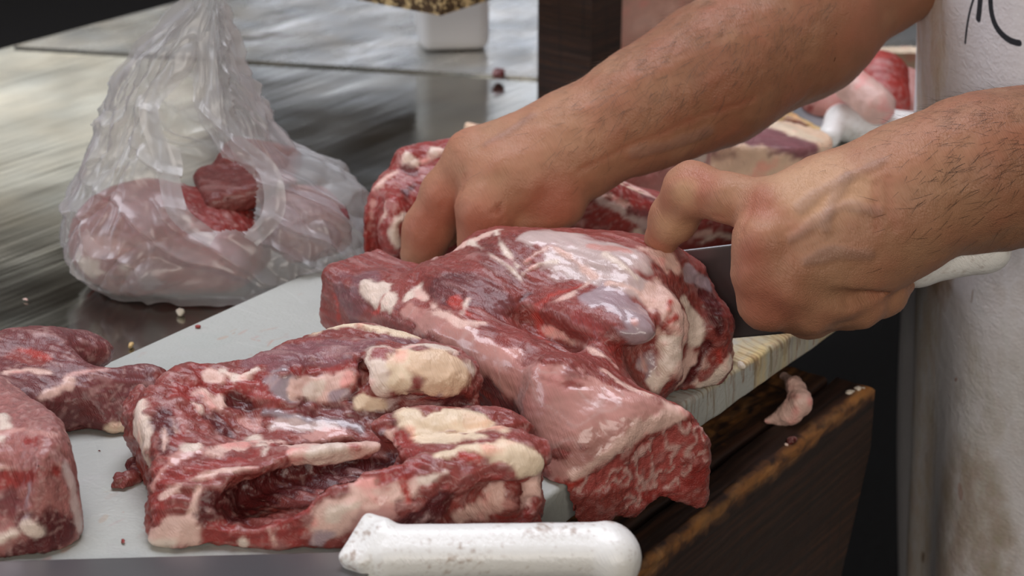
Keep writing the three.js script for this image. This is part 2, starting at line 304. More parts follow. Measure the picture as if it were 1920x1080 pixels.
// white plastic cutting board
const BU0 = 0.2, BU1 = 1.5, BV0 = -0.8405, BV1 = -0.511, BT = 0.028;
{
  const c = document.createElement('canvas'); c.width = 2048; c.height = 1024;
  const x = c.getContext('2d'), sx = 2048 / 1.42, sy = 1024 / 0.72, X = (u) => (u - BU0) * sx, Y = (v) => 1024 - (v - BV0 + 0.001) * sy;   // s starts at the left top corner
  x.fillStyle = '#b9bcb5'; x.fillRect(0, 0, 2048, 1024);
  for (let i = 0; i < 2600; i++) { const a = rr(0, 2048), b = rr(0, 1024), r = rr(3, 26); x.fillStyle = `rgba(${rnd() < 0.5 ? '164,170,164' : '202,202,194'},${rr(0.02, 0.09)})`; x.beginPath(); x.ellipse(a, b, r, r * rr(0.3, 1), rr(0, 3), 0, 7); x.fill(); }
  for (let i = 0; i < 900; i++) { const a = rr(0, 2048), b = rr(450, 1024), t = rr(0.9, 2.1), l = rr(10, 70); x.strokeStyle = `rgba(${rnd() < 0.5 ? '160,165,158' : '235,236,230'},${rr(0.1, 0.3)})`; x.lineWidth = rr(0.5, 1.1); x.beginPath(); x.moveTo(a, b); x.lineTo(a + cos(t) * l, b + sin(t) * l); x.stroke(); }
  // pink scuffs of meat juice
  for (let i = 0; i < 130; i++) { const u = rr(0.45, 1.3), v = rr(BV0 + 0.004, BV1), n = floor(rr(2, 7)); for (let k = 0; k < n; k++) { x.fillStyle = `rgba(${floor(rr(170, 200))},${floor(rr(105, 140))},${floor(rr(90, 120))},${rr(0.05, 0.28)})`; x.beginPath(); x.ellipse(X(u) + rr(-14, 14), Y(v) + rr(-9, 9), rr(1, 9), rr(0.7, 3), rr(-0.6, 0.6), 0, 7); x.fill(); } }
  // yellowed, worn strip beside the butcher
  for (let i = 0; i < 1500; i++) { const u = 0.9 + 0.42 * rnd(), v = BV1 - 0.07 * rnd() * rnd() ; x.fillStyle = `rgba(222,196,140,${rr(0.04, 0.16)})`; x.beginPath(); x.ellipse(X(u), Y(v), rr(4, 20), rr(2, 6), rr(-0.3, 0.3), 0, 7); x.fill(); }
  for (let i = 0; i < 500; i++) { const u = 0.95 + 0.6 * rnd(); x.fillStyle = `rgba(214,190,136,${rr(0.05, 0.2)})`; x.fillRect(X(u), Y(BV1 + 0.03), rr(3, 14), 0.034 * sy); }
  for (let i = 0; i < 330; i++) { const u = rr(0.84, 1.35), v = BV1 - rr(0, 0.02), l = rr(0.006, 0.035) * sy; x.strokeStyle = `rgba(${floor(rr(95, 130))},${floor(rr(66, 88))},${floor(rr(38, 55))},${rr(0.08, 0.42)})`; x.lineWidth = rr(0.8, 3.4); x.beginPath(); const a = X(u), b = Y(v); x.moveTo(a, b); x.quadraticCurveTo(a + rr(-6, 6), b - l / 2, a + rr(-4, 4), b - l); x.stroke(); }
  const t = new THREE.CanvasTexture(c); t.colorSpace = THREE.SRGBColorSpace; t.flipY = true; t.wrapS = t.wrapT = THREE.RepeatWrapping; t.repeat.set(1 / 1.42, 1 / 0.72);
  const m = new THREE.MeshPhysicalMaterial({ map: t, roughness: 0.45, bumpMap: rep(fleshBump, 9, 9), bumpScale: 0.0006, clearcoat: 0.15, clearcoatRoughness: 0.3 });
  const worn = (u, v, y) => { const e = sstep(BV1 - 0.03, BV1, v), k = e * sstep(0.012, 0.026, y); return [e * 0.003 * fbm(u * 30, y * 40, 1, 3), -k * (0.0035 + 0.005 * abs(fbm(u * 22, 3, 9, 3))) * sstep(0.8, 0.98, u)]; };
  const g = bar(roundedProfile(BV0, BV1, 0, BT, 0.003), BU0, BU1, 360, worn);
  const b = mesh('cutting_board', g, m); b.rotation.y = TURN;
  tag(b, 'long white plastic cutting board with stained worn edge on the steel table', 'cutting board');
}
// ---------- old wooden counter on the butcher's side ----------
function woodCanvas(w, h, lengthM, heightM, wornAt) {
  const c = document.createElement('canvas'); c.width = w; c.height = h; const x = c.getContext('2d');
  x.fillStyle = '#2a170e'; x.fillRect(0, 0, w, h);
  for (let i = 0; i < 2600; i++) { const b = rr(0, h), a = rr(-100, w), l = rr(60, 420); const k = rnd(); x.strokeStyle = k < 0.4 ? `rgba(22,13,9,${rr(0.1, 0.45)})` : k < 0.8 ? `rgba(84,52,32,${rr(0.06, 0.3)})` : `rgba(98,56,28,${rr(0.05, 0.25)})`; x.lineWidth = rr(0.6, 3.2); x.beginPath(); x.moveTo(a, b); x.bezierCurveTo(a + l / 3, b + rr(-5, 5), a + l * 0.66, b + rr(-5, 5), a + l, b + rr(-7, 7)); x.stroke(); }
  for (const [s, width] of wornAt) for (let i = 0; i < 900; i++) { const b = h - (s + (rnd() + rnd() - 1) * width) / heightM * h; x.fillStyle = rnd() < 0.6 ? `rgba(172,112,52,${rr(0.05, 0.3)})` : `rgba(196,148,96,${rr(0.04, 0.22)})`; x.beginPath(); x.ellipse(rr(0, w), b, rr(2, 16), rr(0.8, 3.5), rr(-0.2, 0.2), 0, 7); x.fill(); }
  // chipped pale paint flecks and dark drips
  for (let i = 0; i < 26; i++) { x.fillStyle = `rgba(205,196,178,${rr(0.25, 0.8)})`; const a = rr(0, w), b = rr(0, h * 0.4); x.fillRect(a, b, rr(1, 3), rr(4, 22)); }
  for (let i = 0; i < 90; i++) { x.strokeStyle = `rgba(14,8,6,${rr(0.1, 0.5)})`; x.lineWidth = rr(1, 5); const a = rr(0, w), b = rr(0, h * 0.7); x.beginPath(); x.moveTo(a, b); x.lineTo(a + rr(-4, 4), b + rr(20, 140)); x.stroke(); }
  const t = new THREE.CanvasTexture(c); t.colorSpace = THREE.SRGBColorSpace; t.wrapS = t.wrapT = THREE.RepeatWrapping; t.repeat.set(1 / lengthM, 1 / heightM); return t;
}
const grainBump = dataTex(256, tileNoise((u, v) => 0.5 + 0.4 * fbm(u * 5, v * 40, 6, 4)));
const CU0 = 0.25, CU1 = 1.118, CV1 = -0.497, CY = -0.052;
const counter = base('wooden_counter', 0, 0, 0, TURN);
tag(counter, 'dark worn wooden counter below the edge of the cutting board', 'counter');
{
  const facing = new THREE.MeshStandardMaterial({ map: woodCanvas(1024, 512, 0.9, 0.62, [[0.035, 0.009]]), roughness: 0.62, bumpMap: rep(grainBump, 4, 4), bumpScale: 0.0025 });
  const flat = new THREE.MeshStandardMaterial({ map: woodCanvas(1024, 256, 0.9, 0.3, [[0.05, 0.02]]), roughness: 0.6, bumpMap: rep(grainBump, 4, 4), bumpScale: 0.0025 });
  const wear = (u, v, y) => [0.0022 * fbm(u * 18, y * 30, 3, 3), 0.003 * fbm(u * 14, v * 40, 7, 3) * sstep(CY - 0.02, CY, y)];
  const slant = (y) => y > CY - 0.05 ? -0.012 * pow(clamp((y - CY + 0.012) / 0.012), 2) : -0.36 * (CY - 0.05 - y);
  const prof = (v0, v1, y0, y1, r) => { const P = roundedProfile(v0, v1, y0, y1, r, 4); return P; };
  mesh('plank', bar(prof(CV1 - 0.03, CV1, CY - 0.25, CY, 0.006), CU0, CU1, 120, wear, slant), facing, counter);
  for (let i = 0; i < 2; i++) mesh('plank', bar(prof(CV1 - 0.033 - 0.075 * (i + 1), CV1 - 0.034 - 0.075 * i, CY - 0.03, CY - 0.002 - 0.004 * i, 0.004), CU0, CU1 - 0.012 - 0.03 * i, 100, wear), flat, counter);
  for (const u of [CU0 + 0.05, CU1 - 0.16]) mesh('leg', mbox(0.06, 0.82, 0.06, u, -0.49, CV1 - 0.075), facing, counter);
}

// ---------- meat: forms ----------
const FIELDS = {};
// pork leg being cut up: far hump, near lobe under silver skin, end hanging over the board's edge
FIELDS.leg = join(0.012, lump(
  [[-0.1233, -1.1213], [-0.1143, -1.1085], [-0.0682, -1.13], [-0.045,-1.135], [0.03,-1.14], [0.1,-1.115], [0.143,-1.075], [0.1438, -1.053], [0.1234, -1.0202], [0.0997, -1.0082], [0.0915, -0.9618], [0.1104, -0.9341], [0.1151, -0.9264], [0.1124, -0.9216], [0.0858, -0.9143], [0.0575, -0.9002], [0.0354, -0.8931], [0.0233, -0.8924], [-0.0031, -0.9444], [-0.029, -0.9836], [-0.0677, -1.045], [-0.106, -1.0979]],
  [[-0.1101, -1.077, 0.07], [-0.0895, -1.0801, 0.078], [-0.0579, -1.0704, 0.085], [-0.0273, -1.0807, 0.1], [0.0034, -1.0754, 0.113], [0.0467, -1.0566, 0.116], [0.0858, -1.0435, 0.114], [0.1093, -1.0436, 0.104], [-0.03,-1.125,0.07], [0.05,-1.13,0.08], [0.12,-1.09,0.075],
   [-0.0197, -1.0321, 0.098], [0.0131, -1.0273, 0.1], [0.0452, -1.0106, 0.1], [0.0768, -0.9989, 0.098], [0.1047, -1.0208, 0.085], [0.1288, -1.0561, 0.066], [0.0597, -0.9734, 0.085], [0.0866, -0.9909, 0.07], [0.1084, -1.0107, 0.05], [0.1353, -1.0403, 0.036],
   [-0.0464, -1.036, 0.082], [-0.0033, -1.0089, 0.076], [0.0381, -0.9795, 0.07], [0.0728, -0.971, 0.06], [-0.087, -1.0453, 0.078], [-0.0349, -0.9816, 0.083], [0.0121, -0.9324, 0.082], [0.0573, -0.9212, 0.074], [0.0974, -0.9096, 0.063],
   [-0.0725, -1.0223, 0.07], [-0.0513, -0.9909, 0.07], [-0.0187, -0.9561, 0.062], [0, -0.9351, 0.05], [0.0225, -0.8989, 0.04], [0.0416, -0.896, 0.055], [0.0742, -0.8967, 0.058], [0.1089, -0.8991, 0.05], [0.0121, -0.9223, 0.065], [0.0419, -0.9124, 0.07], [0.0863, -0.8927, 0.04], [0.0477, -0.8893, 0.03]],
  (x, z) => lerp(0.028, 0.002 + 0.012 * n3(x * 60, z * 60, 5), sstep(-0.509, -0.502, vOf(x, z))), 0.014),
  block([-0.0944, 0.058, -1.0918], [0.026, 0.024, 0.022], 0.008, 0.75, 0.15, 0.0),
  ell([-0.0266, 0.086, -1.0394], [0.046, 0.015, 0.026], -0.75), ell([0.0481, 0.088, -0.9978], [0.045, 0.013, 0.02], -0.7), limb(0.01, [[0.0773, 0.098, -1.0321, 0.012], [0.0904, 0.082, -1.0034, 0.014], [0.0919, 0.056, -0.9904, 0.013]]), limb(0.01, [[0.1105, 0.09, -1.0513, 0.012], [0.1235, 0.064, -1.0357, 0.013], [0.1291, 0.04, -1.0318, 0.01]]), limb(0.012, [[-0.084, 0.064, -1.0692, 0.018], [-0.0326, 0.066, -1.0073, 0.02], [0.0126, 0.064, -0.9663, 0.022]]), ell([-0.0103, 0.094, -1.0865], [0.022, 0.014, 0.02], 0.3));
FIELDS.leg = carve(0.005, FIELDS.leg, limb(0.004, [[0.0048, 0.095, -1.0058, 0.003], [0.0103, 0.085, -0.9966, 0.006], [0.0173, 0.08, -0.973, 0.004], [0.0436, 0.078, -0.9587, 0.003]]), limb(0.004, [[0, 0.118, -1.0671, 0.002], [0.0082, 0.112, -1.0326, 0.003], [0.0129, 0.105, -1.0153, 0.003], [0.008, 0.095, -0.9978, 0.003]]), limb(0.004, [[0.0647, 0.104, -0.9849, 0.002], [0.0713, 0.094, -0.9611, 0.004], [0.0751, 0.07, -0.9611, 0.004]]), limb(0.004, [[0.1026, 0.108, -1.0251, 0.002], [0.1061, 0.09, -1.0012, 0.004], [0.1045, 0.06, -0.9895, 0.005]]), limb(0.004, [[-0.0607, 0.09, -0.9932, 0.002], [-0.0283, 0.088, -0.9744, 0.003], [0, 0.086, -0.9489, 0.003]]), cone([0.0954, 0.05, -0.9918], [0.1208, 0.05, -1.003], 0.006, 0.005), cone([-0.0617, 0.092, -1.0465], [-0.0521, 0.09, -1.0175], 0.004, 0.003));
// shoulder block in front, slit open
FIELDS.shoulder = join(0.008, lump(
  [[-0.2054, -0.9255], [-0.1906, -0.9503], [-0.1613, -0.9559], [-0.1263, -0.9778], [-0.0894, -0.9909], [-0.0505, -0.9778], [-0.0248, -0.9506], [-0.0168, -0.9323], [0, -0.9057], [0.0141, -0.8835], [0.0158, -0.854], [0.0137, -0.8407], [-0.017, -0.8368], [-0.0898, -0.8244], [-0.1576, -0.8271], [-0.1901, -0.8291], [-0.1976, -0.8714], [-0.2128, -0.9119]],
  [[-0.1482, -0.9517, 0.083], [-0.124, -0.9577, 0.086], [-0.0876, -0.9683, 0.088], [-0.05, -0.9665, 0.084], [-0.1269, -0.9268, 0.083], [-0.091, -0.9317, 0.084], [-0.0615, -0.9443, 0.078], [-0.1833, -0.9185, 0.077], [-0.1542, -0.9225, 0.07], [-0.1092, -0.9251, 0.067], [-0.179, -0.8714, 0.068], [-0.1444, -0.9122, 0.06], [-0.0783, -0.9128, 0.058], [-0.0325, -0.8941, 0.066], [-0.0029, -0.8752, 0.066],
   [-0.1531, -0.851, 0.066], [-0.1138, -0.8566, 0.071], [-0.0799, -0.8608, 0.072], [-0.0522, -0.8752, 0.066], [-0.017, -0.8495, 0.07], [0.0085, -0.8488, 0.064], [-0.1842, -0.828, 0.05], [-0.1495, -0.8198, 0.05], [-0.1098, -0.8142, 0.058], [-0.0778, -0.8273, 0.06], [-0.0447, -0.8353, 0.065], [-0.0167, -0.8308, 0.058], [0.0112, -0.8336, 0.05], [-0.0882, -0.8118, 0.042], [-0.1543, -0.8118, 0.042]],
  0.028, 0.016),
  ell([-0.0745, 0.078, -0.9372], [0.017, 0.016, 0.022], 0.4, 0.3), ell([-0.0488, 0.078, -0.9358], [0.026, 0.017, 0.02], -0.2), ell([-0.0353, 0.074, -0.942], [0.016, 0.014, 0.018], 0.2),
  ell([-0.2135, 0.052, -0.9278], [0.009, 0.02, 0.018]), ell([-0.0029, 0.066, -0.8629], [0.024, 0.012, 0.016]), ell([-0.0472, 0.066, -0.8941], [0.03, 0.01, 0.012]), ell([-0.0177, 0.066, -0.8941], [0.03, 0.01, 0.012]));
const deepest = (k, p) => { const f = limb(k, p); return (x, y, z) => max(f(x, y, z), 0.037 - y); };   // cuts stop above the board
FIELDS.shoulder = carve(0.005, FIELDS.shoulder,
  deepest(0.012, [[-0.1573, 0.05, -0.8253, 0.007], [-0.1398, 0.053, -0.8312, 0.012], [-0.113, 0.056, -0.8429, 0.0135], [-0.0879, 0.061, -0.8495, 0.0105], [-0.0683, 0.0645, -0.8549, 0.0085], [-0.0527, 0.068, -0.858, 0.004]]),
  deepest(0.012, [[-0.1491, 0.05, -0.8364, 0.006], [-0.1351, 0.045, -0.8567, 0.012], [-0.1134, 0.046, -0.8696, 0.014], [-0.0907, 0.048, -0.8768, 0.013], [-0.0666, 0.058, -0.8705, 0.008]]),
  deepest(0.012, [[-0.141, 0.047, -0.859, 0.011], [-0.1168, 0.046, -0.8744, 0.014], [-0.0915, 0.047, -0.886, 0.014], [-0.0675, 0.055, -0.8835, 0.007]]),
  limb(0.01, [[-0.0503, 0.043, -0.8263, 0.004], [-0.028, 0.046, -0.8305, 0.008], [-0.0085, 0.047, -0.8389, 0.011], [0.0085, 0.054, -0.8465, 0.006]]),
  limb(0.01, [[-0.0254, 0.045, -0.8395, 0.008], [-0.0057, 0.046, -0.852, 0.012]]),
  limb(0.006, [[-0.1434, 0.068, -0.9084, 0.004], [-0.1069, 0.068, -0.9018, 0.006], [-0.0774, 0.066, -0.9031, 0.005], [-0.0564, 0.066, -0.9005, 0.003]]),
  limb(0.006, [[-0.0843, 0.072, -0.9184, 0.004], [-0.0817, 0.082, -0.9289, 0.003], [-0.0844, 0.086, -0.9381, 0.003]]),
  limb(0.006, [[-0.0782, 0.068, -0.9163, 0.005], [-0.0482, 0.066, -0.917, 0.005], [-0.0212, 0.064, -0.9243, 0.004]]),
  limb(0.004, [[-0.1855, 0.078, -0.8964, 0.003], [-0.1769, 0.074, -0.8786, 0.004], [-0.1776, 0.07, -0.8555, 0.003]]),
  limb(0.004, [[-0.0168, 0.07, -0.8378, 0.002], [-0.0042, 0.064, -0.8343, 0.004], [-0.0056, 0.05, -0.8336, 0.003]]));
// thick chop, near left
FIELDS.chop = lump(
  [[-0.3306, -0.8863], [-0.3126, -0.9399], [-0.2936, -0.9434], [-0.2647, -0.9124], [-0.2422, -0.8769], [-0.2341, -0.8561], [-0.2283, -0.8401], [-0.2357, -0.8244], [-0.2643, -0.8154], [-0.3079, -0.8131]],
  [[-0.3107, -0.8924, 0.08], [-0.2929, -0.9358, 0.078], [-0.2624, -0.899, 0.08], [-0.2353, -0.8506, 0.079], [-0.2741, -0.865, 0.081], [-0.2488, -0.83, 0.078], [-0.293, -0.831, 0.08], [-0.2302, -0.8361, 0.055], [-0.2506, -0.8301, 0.06], [-0.2825, -0.8245, 0.06], [-0.2347, -0.8225, 0.034], [-0.2651, -0.8112, 0.036]], 0.028, 0.014);
// flat piece behind the chop
FIELDS.flank = join(0.01, lump(
  [[-0.33, -0.9807], [-0.3151, -1.0116], [-0.2795, -1.0139], [-0.2507, -0.9866], [-0.2282, -0.9866], [-0.2066, -0.9881], [-0.2028, -0.9764], [-0.21, -0.9637], [-0.2302, -0.9525], [-0.2568, -0.9596], [-0.2806, -0.9444], [-0.3155, -0.9244]],
  [[-0.3021, -0.9901, 0.064], [-0.2752, -0.9858, 0.066], [-0.2475, -0.9732, 0.06], [-0.2253, -0.9732, 0.06], [-0.2065, -0.9774, 0.058], [-0.2647, -0.9643, 0.058], [-0.2439, -0.9522, 0.05], [-0.2201, -0.9567, 0.046], [-0.2304, -0.956, 0.034], [-0.2975, -0.9461, 0.06]], 0.028, 0.014),
  ell([-0.2963, 0.052, -1.0141], [0.05, 0.018, 0.02], 0.2));
// rib piece under the far hand
FIELDS.ribs = join(0.012, lump(
  [[-0.1066, -1.2181], [-0.1019, -1.2555], [-0.0779, -1.2865], [-0.05,-1.355], [0.05,-1.36], [0.13,-1.31], [0.183, -1.2531], [0.1824, -1.2395], [0.1176, -1.2289], [0.0541, -1.2185], [-0.0231, -1.2114], [-0.0752, -1.2155], [-0.099, -1.2269]],
  [[-0.0984, -1.2054, 0.075], [-0.0883, -1.2308, 0.088], [-0.07, -1.2516, 0.095], [-0.0427, -1.2513, 0.1], [-0.0371, -1.1815, 0.084], [0.0148, -1.1788, 0.085], [0.0505, -1.1999, 0.103], [0.0818, -1.1917, 0.1], [0.1079, -1.1867, 0.086], [0.0702, -1.1763, 0.082], [-0.0754, -1.1972, 0.066], [0, -1.1966, 0.05], [0.0904, -1.1919, 0.06], [0.1295, -1.1455, 0.096], [0.1607, -1.1616, 0.086], [-0.05,-1.34,0.08], [0.05,-1.35,0.06], [0.13,-1.31,0.05], [0.0,-1.3,0.09], [0.08,-1.28,0.07]], 0.028, 0.024),
  ell([-0.0844, 0.06, -1.2181], [0.012, 0.026, 0.02]), ell([-0.076, 0.1, -1.2585], [0.009, 0.007, 0.008]), ell([-0.0548, 0.1, -1.2646], [0.014, 0.008, 0.009]), ell([-0.0295, 0.104, -1.2711], [0.016, 0.007, 0.009], 0.5));
// ---------- meat: colours of the kinds of tissue ----------
const TISSUE = {
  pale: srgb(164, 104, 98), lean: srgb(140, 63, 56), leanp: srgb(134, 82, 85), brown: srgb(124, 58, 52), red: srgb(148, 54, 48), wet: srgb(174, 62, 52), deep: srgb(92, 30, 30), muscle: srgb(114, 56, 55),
  fat: srgb(236, 214, 198), cream: srgb(242, 218, 188), peach: srgb(238, 204, 172), pink: srgb(232, 192, 178), rose: srgb(208, 152, 142), skin: srgb(196, 142, 132), film: srgb(204, 180, 174), lilac: srgb(172, 148, 152), grey: srgb(158, 142, 146), marble: srgb(170, 80, 74), bone: srgb(226, 214, 196), yellow: srgb(226, 190, 128),
};
const FATTY = { fat: 1, cream: 1, peach: 1, pink: 1, bone: 1, yellow: 1 }, SHEET = { skin: 1, film: 1, lilac: 1, grey: 1, rose: 1 };
function strokeDist(pts, x, y, z) {
  let d = 1e9;
  if (pts.length === 1) return hypot(x - pts[0][0], y - pts[0][1], z - pts[0][2]) - pts[0][3];
  for (let i = 0; i + 1 < pts.length; i++) {
    const a = pts[i], b = pts[i + 1], ex = b[0] - a[0], ey = b[1] - a[1], ez = b[2] - a[2], px = x - a[0], py = y - a[1], pz = z - a[2], t = clamp((px * ex + py * ey + pz * ez) / (ex * ex + ey * ey + ez * ez + 1e-12));
    d = min(d, hypot(px - ex * t, py - ey * t, pz - ez * t) - (a[3] + (b[3] - a[3]) * t));
  }
  return d;
}
// colour and relief of a piece: ground tissue, then patches of other tissue with ragged borders, in world metres
function tissue(ground, patches, grainDir, opt = {}) {
  const boxed = patches.map(([k, h, pts]) => {
    const R = max(...pts.map((p) => p[3])) + 0.012, lo = [0, 1, 2].map((c) => min(...pts.map((p) => p[c])) - R), hi = [0, 1, 2].map((c) => max(...pts.map((p) => p[c])) + R);
    return { k, h, pts, lo, hi, r: min(...pts.map((p) => p[3])) };
  });
  const G = TISSUE[ground], rough = opt.rough ?? 1, vein = opt.vein ?? 0.35;
  return (x, y, z) => {
    const wx = fbm(x * 55, y * 55, z * 55, 3), wy = n3(x * 130 + 7, y * 130, z * 130), wz = n3(x * 310, y * 310 + 3, z * 310);
    const gx = x * grainDir[0] + y * grainDir[1] + z * grainDir[2], lx = x - gx * grainDir[0] * 0.85, ly = y - gx * grainDir[1] * 0.85, lz = z - gx * grainDir[2] * 0.85;
    const fibre = n3(lx * 420, ly * 420, lz * 420), streak = n3(lx * 170 + wx, ly * 170, lz * 170);
    let c = [...G], kind = ground, relief = 0;
    const wob = wx * 0.009 + wy * 0.0025 + wz * 0.0012;
    for (const b of boxed) {
      if (x < b.lo[0] || y < b.lo[1] || z < b.lo[2] || x > b.hi[0] || y > b.hi[1] || z > b.hi[2]) continue;
      const soft = 0.0012 + 0.16 * min(b.r, 0.012), d = strokeDist(b.pts, x, y, z) + wob * min(1, 0.35 + b.r / 0.008) + streak * min(0.004, b.r * 0.7), w = sstep(soft, -soft, d);
      if (w <= 0) continue;
      const t = TISSUE[b.k]; c = [lerp(c[0], t[0], w), lerp(c[1], t[1], w), lerp(c[2], t[2], w)];
      if (w > 0.5) kind = b.k;
      relief += b.h * sstep(0.003, -0.004, d);
    }
    // fibres run along the grain of the muscle
    const blotch = fbm(x * 38 + 3, y * 38, z * 38, 3), fine = n3(x * 520, y * 520, z * 520);
    if (FATTY[kind]) {
      const k = 1 + 0.22 * blotch + 0.1 * wy + 0.05 * fine, p = sstep(0.12, 0.4, blotch + 0.3 * wy);
      c = [c[0] * k, c[1] * k * (1 - 0.3 * p), c[2] * k * (1 - 0.28 * p)];
      relief += 0.0012 * wy + 0.0006 * wz + 0.0022 * wx;
    } else if (SHEET[kind]) {
      const k = 1 + 0.3 * blotch + 0.1 * fibre; c = [c[0] * k, c[1] * k * (1 - 0.25 * max(0, wx)), c[2] * k * (1 - 0.15 * max(0, wx))];
      const s = sstep(0.86, 1, ridge(x * 45 + 9, y * 45, z * 45)) * 0.35; c = [lerp(c[0], 0.66, s), lerp(c[1], 0.47, s), lerp(c[2], 0.43, s)];
      relief += 0.0012 * wx + 0.0003 * fibre;
    } else {
      const k = 1 + 0.35 * blotch + 0.28 * fibre + 0.14 * fine; c = [c[0] * k, c[1] * k, c[2] * k];
      const net = kind === 'marble' ? sstep(0.55, 0.95, ridge(x * 135 + 2 * wx, y * 80, z * 135)) * 0.8 : sstep(0.8, 1, ridge(x * 75 + wx * 3, y * 75, z * 75 + wy)) * vein;
      c = [lerp(c[0], 0.66, net), lerp(c[1], 0.42, net), lerp(c[2], 0.37, net)];
      const pale = sstep(0.22, 0.6, streak + 0.5 * wx) * 0.42 * (0.45 + vein); c = [lerp(c[0], 0.6, pale), lerp(c[1], 0.36, pale), lerp(c[2], 0.33, pale)];
      relief += rough * (0.0007 * fibre + 0.0013 * wx + 0.0004 * wy + 0.0003 * fine + 0.0009 * (opt.strings ?? 1) * streak) - (kind === 'marble' ? 0.0012 * (1 - net) : 0);
    }
    return [...c, relief, FATTY[kind] ? 1 : SHEET[kind] ? 2 : 0];
  };
}
const flesh = (roughness, clearcoat, coatRough, bump) => new THREE.MeshPhysicalMaterial({ vertexColors: true, roughness, clearcoat, clearcoatRoughness: coatRough, specularIntensity: 0.8, bumpMap: rep(fleshBump, 1, 1), bumpScale: bump });
const wetMeat = flesh(0.48, 0.32, 0.24, 0.001), fatMeat = flesh(0.52, 0.16, 0.28, 0.0008), silverSkin = flesh(0.38, 0.75, 0.15, 0.0004), dullMeat = flesh(0.5, 0.25, 0.3, 0.001);
function meat(name, field, lo, hi, cell, look, label, material = wetMeat, category = 'meat', split = false) {
  const g = finish(polygonise(field, lo, hi, cell), look, 22);
  if (!split) return tag(settle(mesh(name, g, material)), label, category);
  g.computeBoundingBox(); const b = g.boundingBox, at = [(b.min.x + b.max.x) / 2, b.min.y, (b.min.z + b.max.z) / 2];
  const thing = base(name, ...at); tag(thing, label, category);
  for (const [k, o] of patches(g)) { o.translate(-at[0], -at[1], -at[2]); mesh(['lean', 'fat', 'silver_skin'][k], o, [wetMeat, fatMeat, silverSkin][k], thing); }
  return thing;
}
const unit = (x, y, z) => { const l = hypot(x, y, z); return [x / l, y / l, z / l]; };
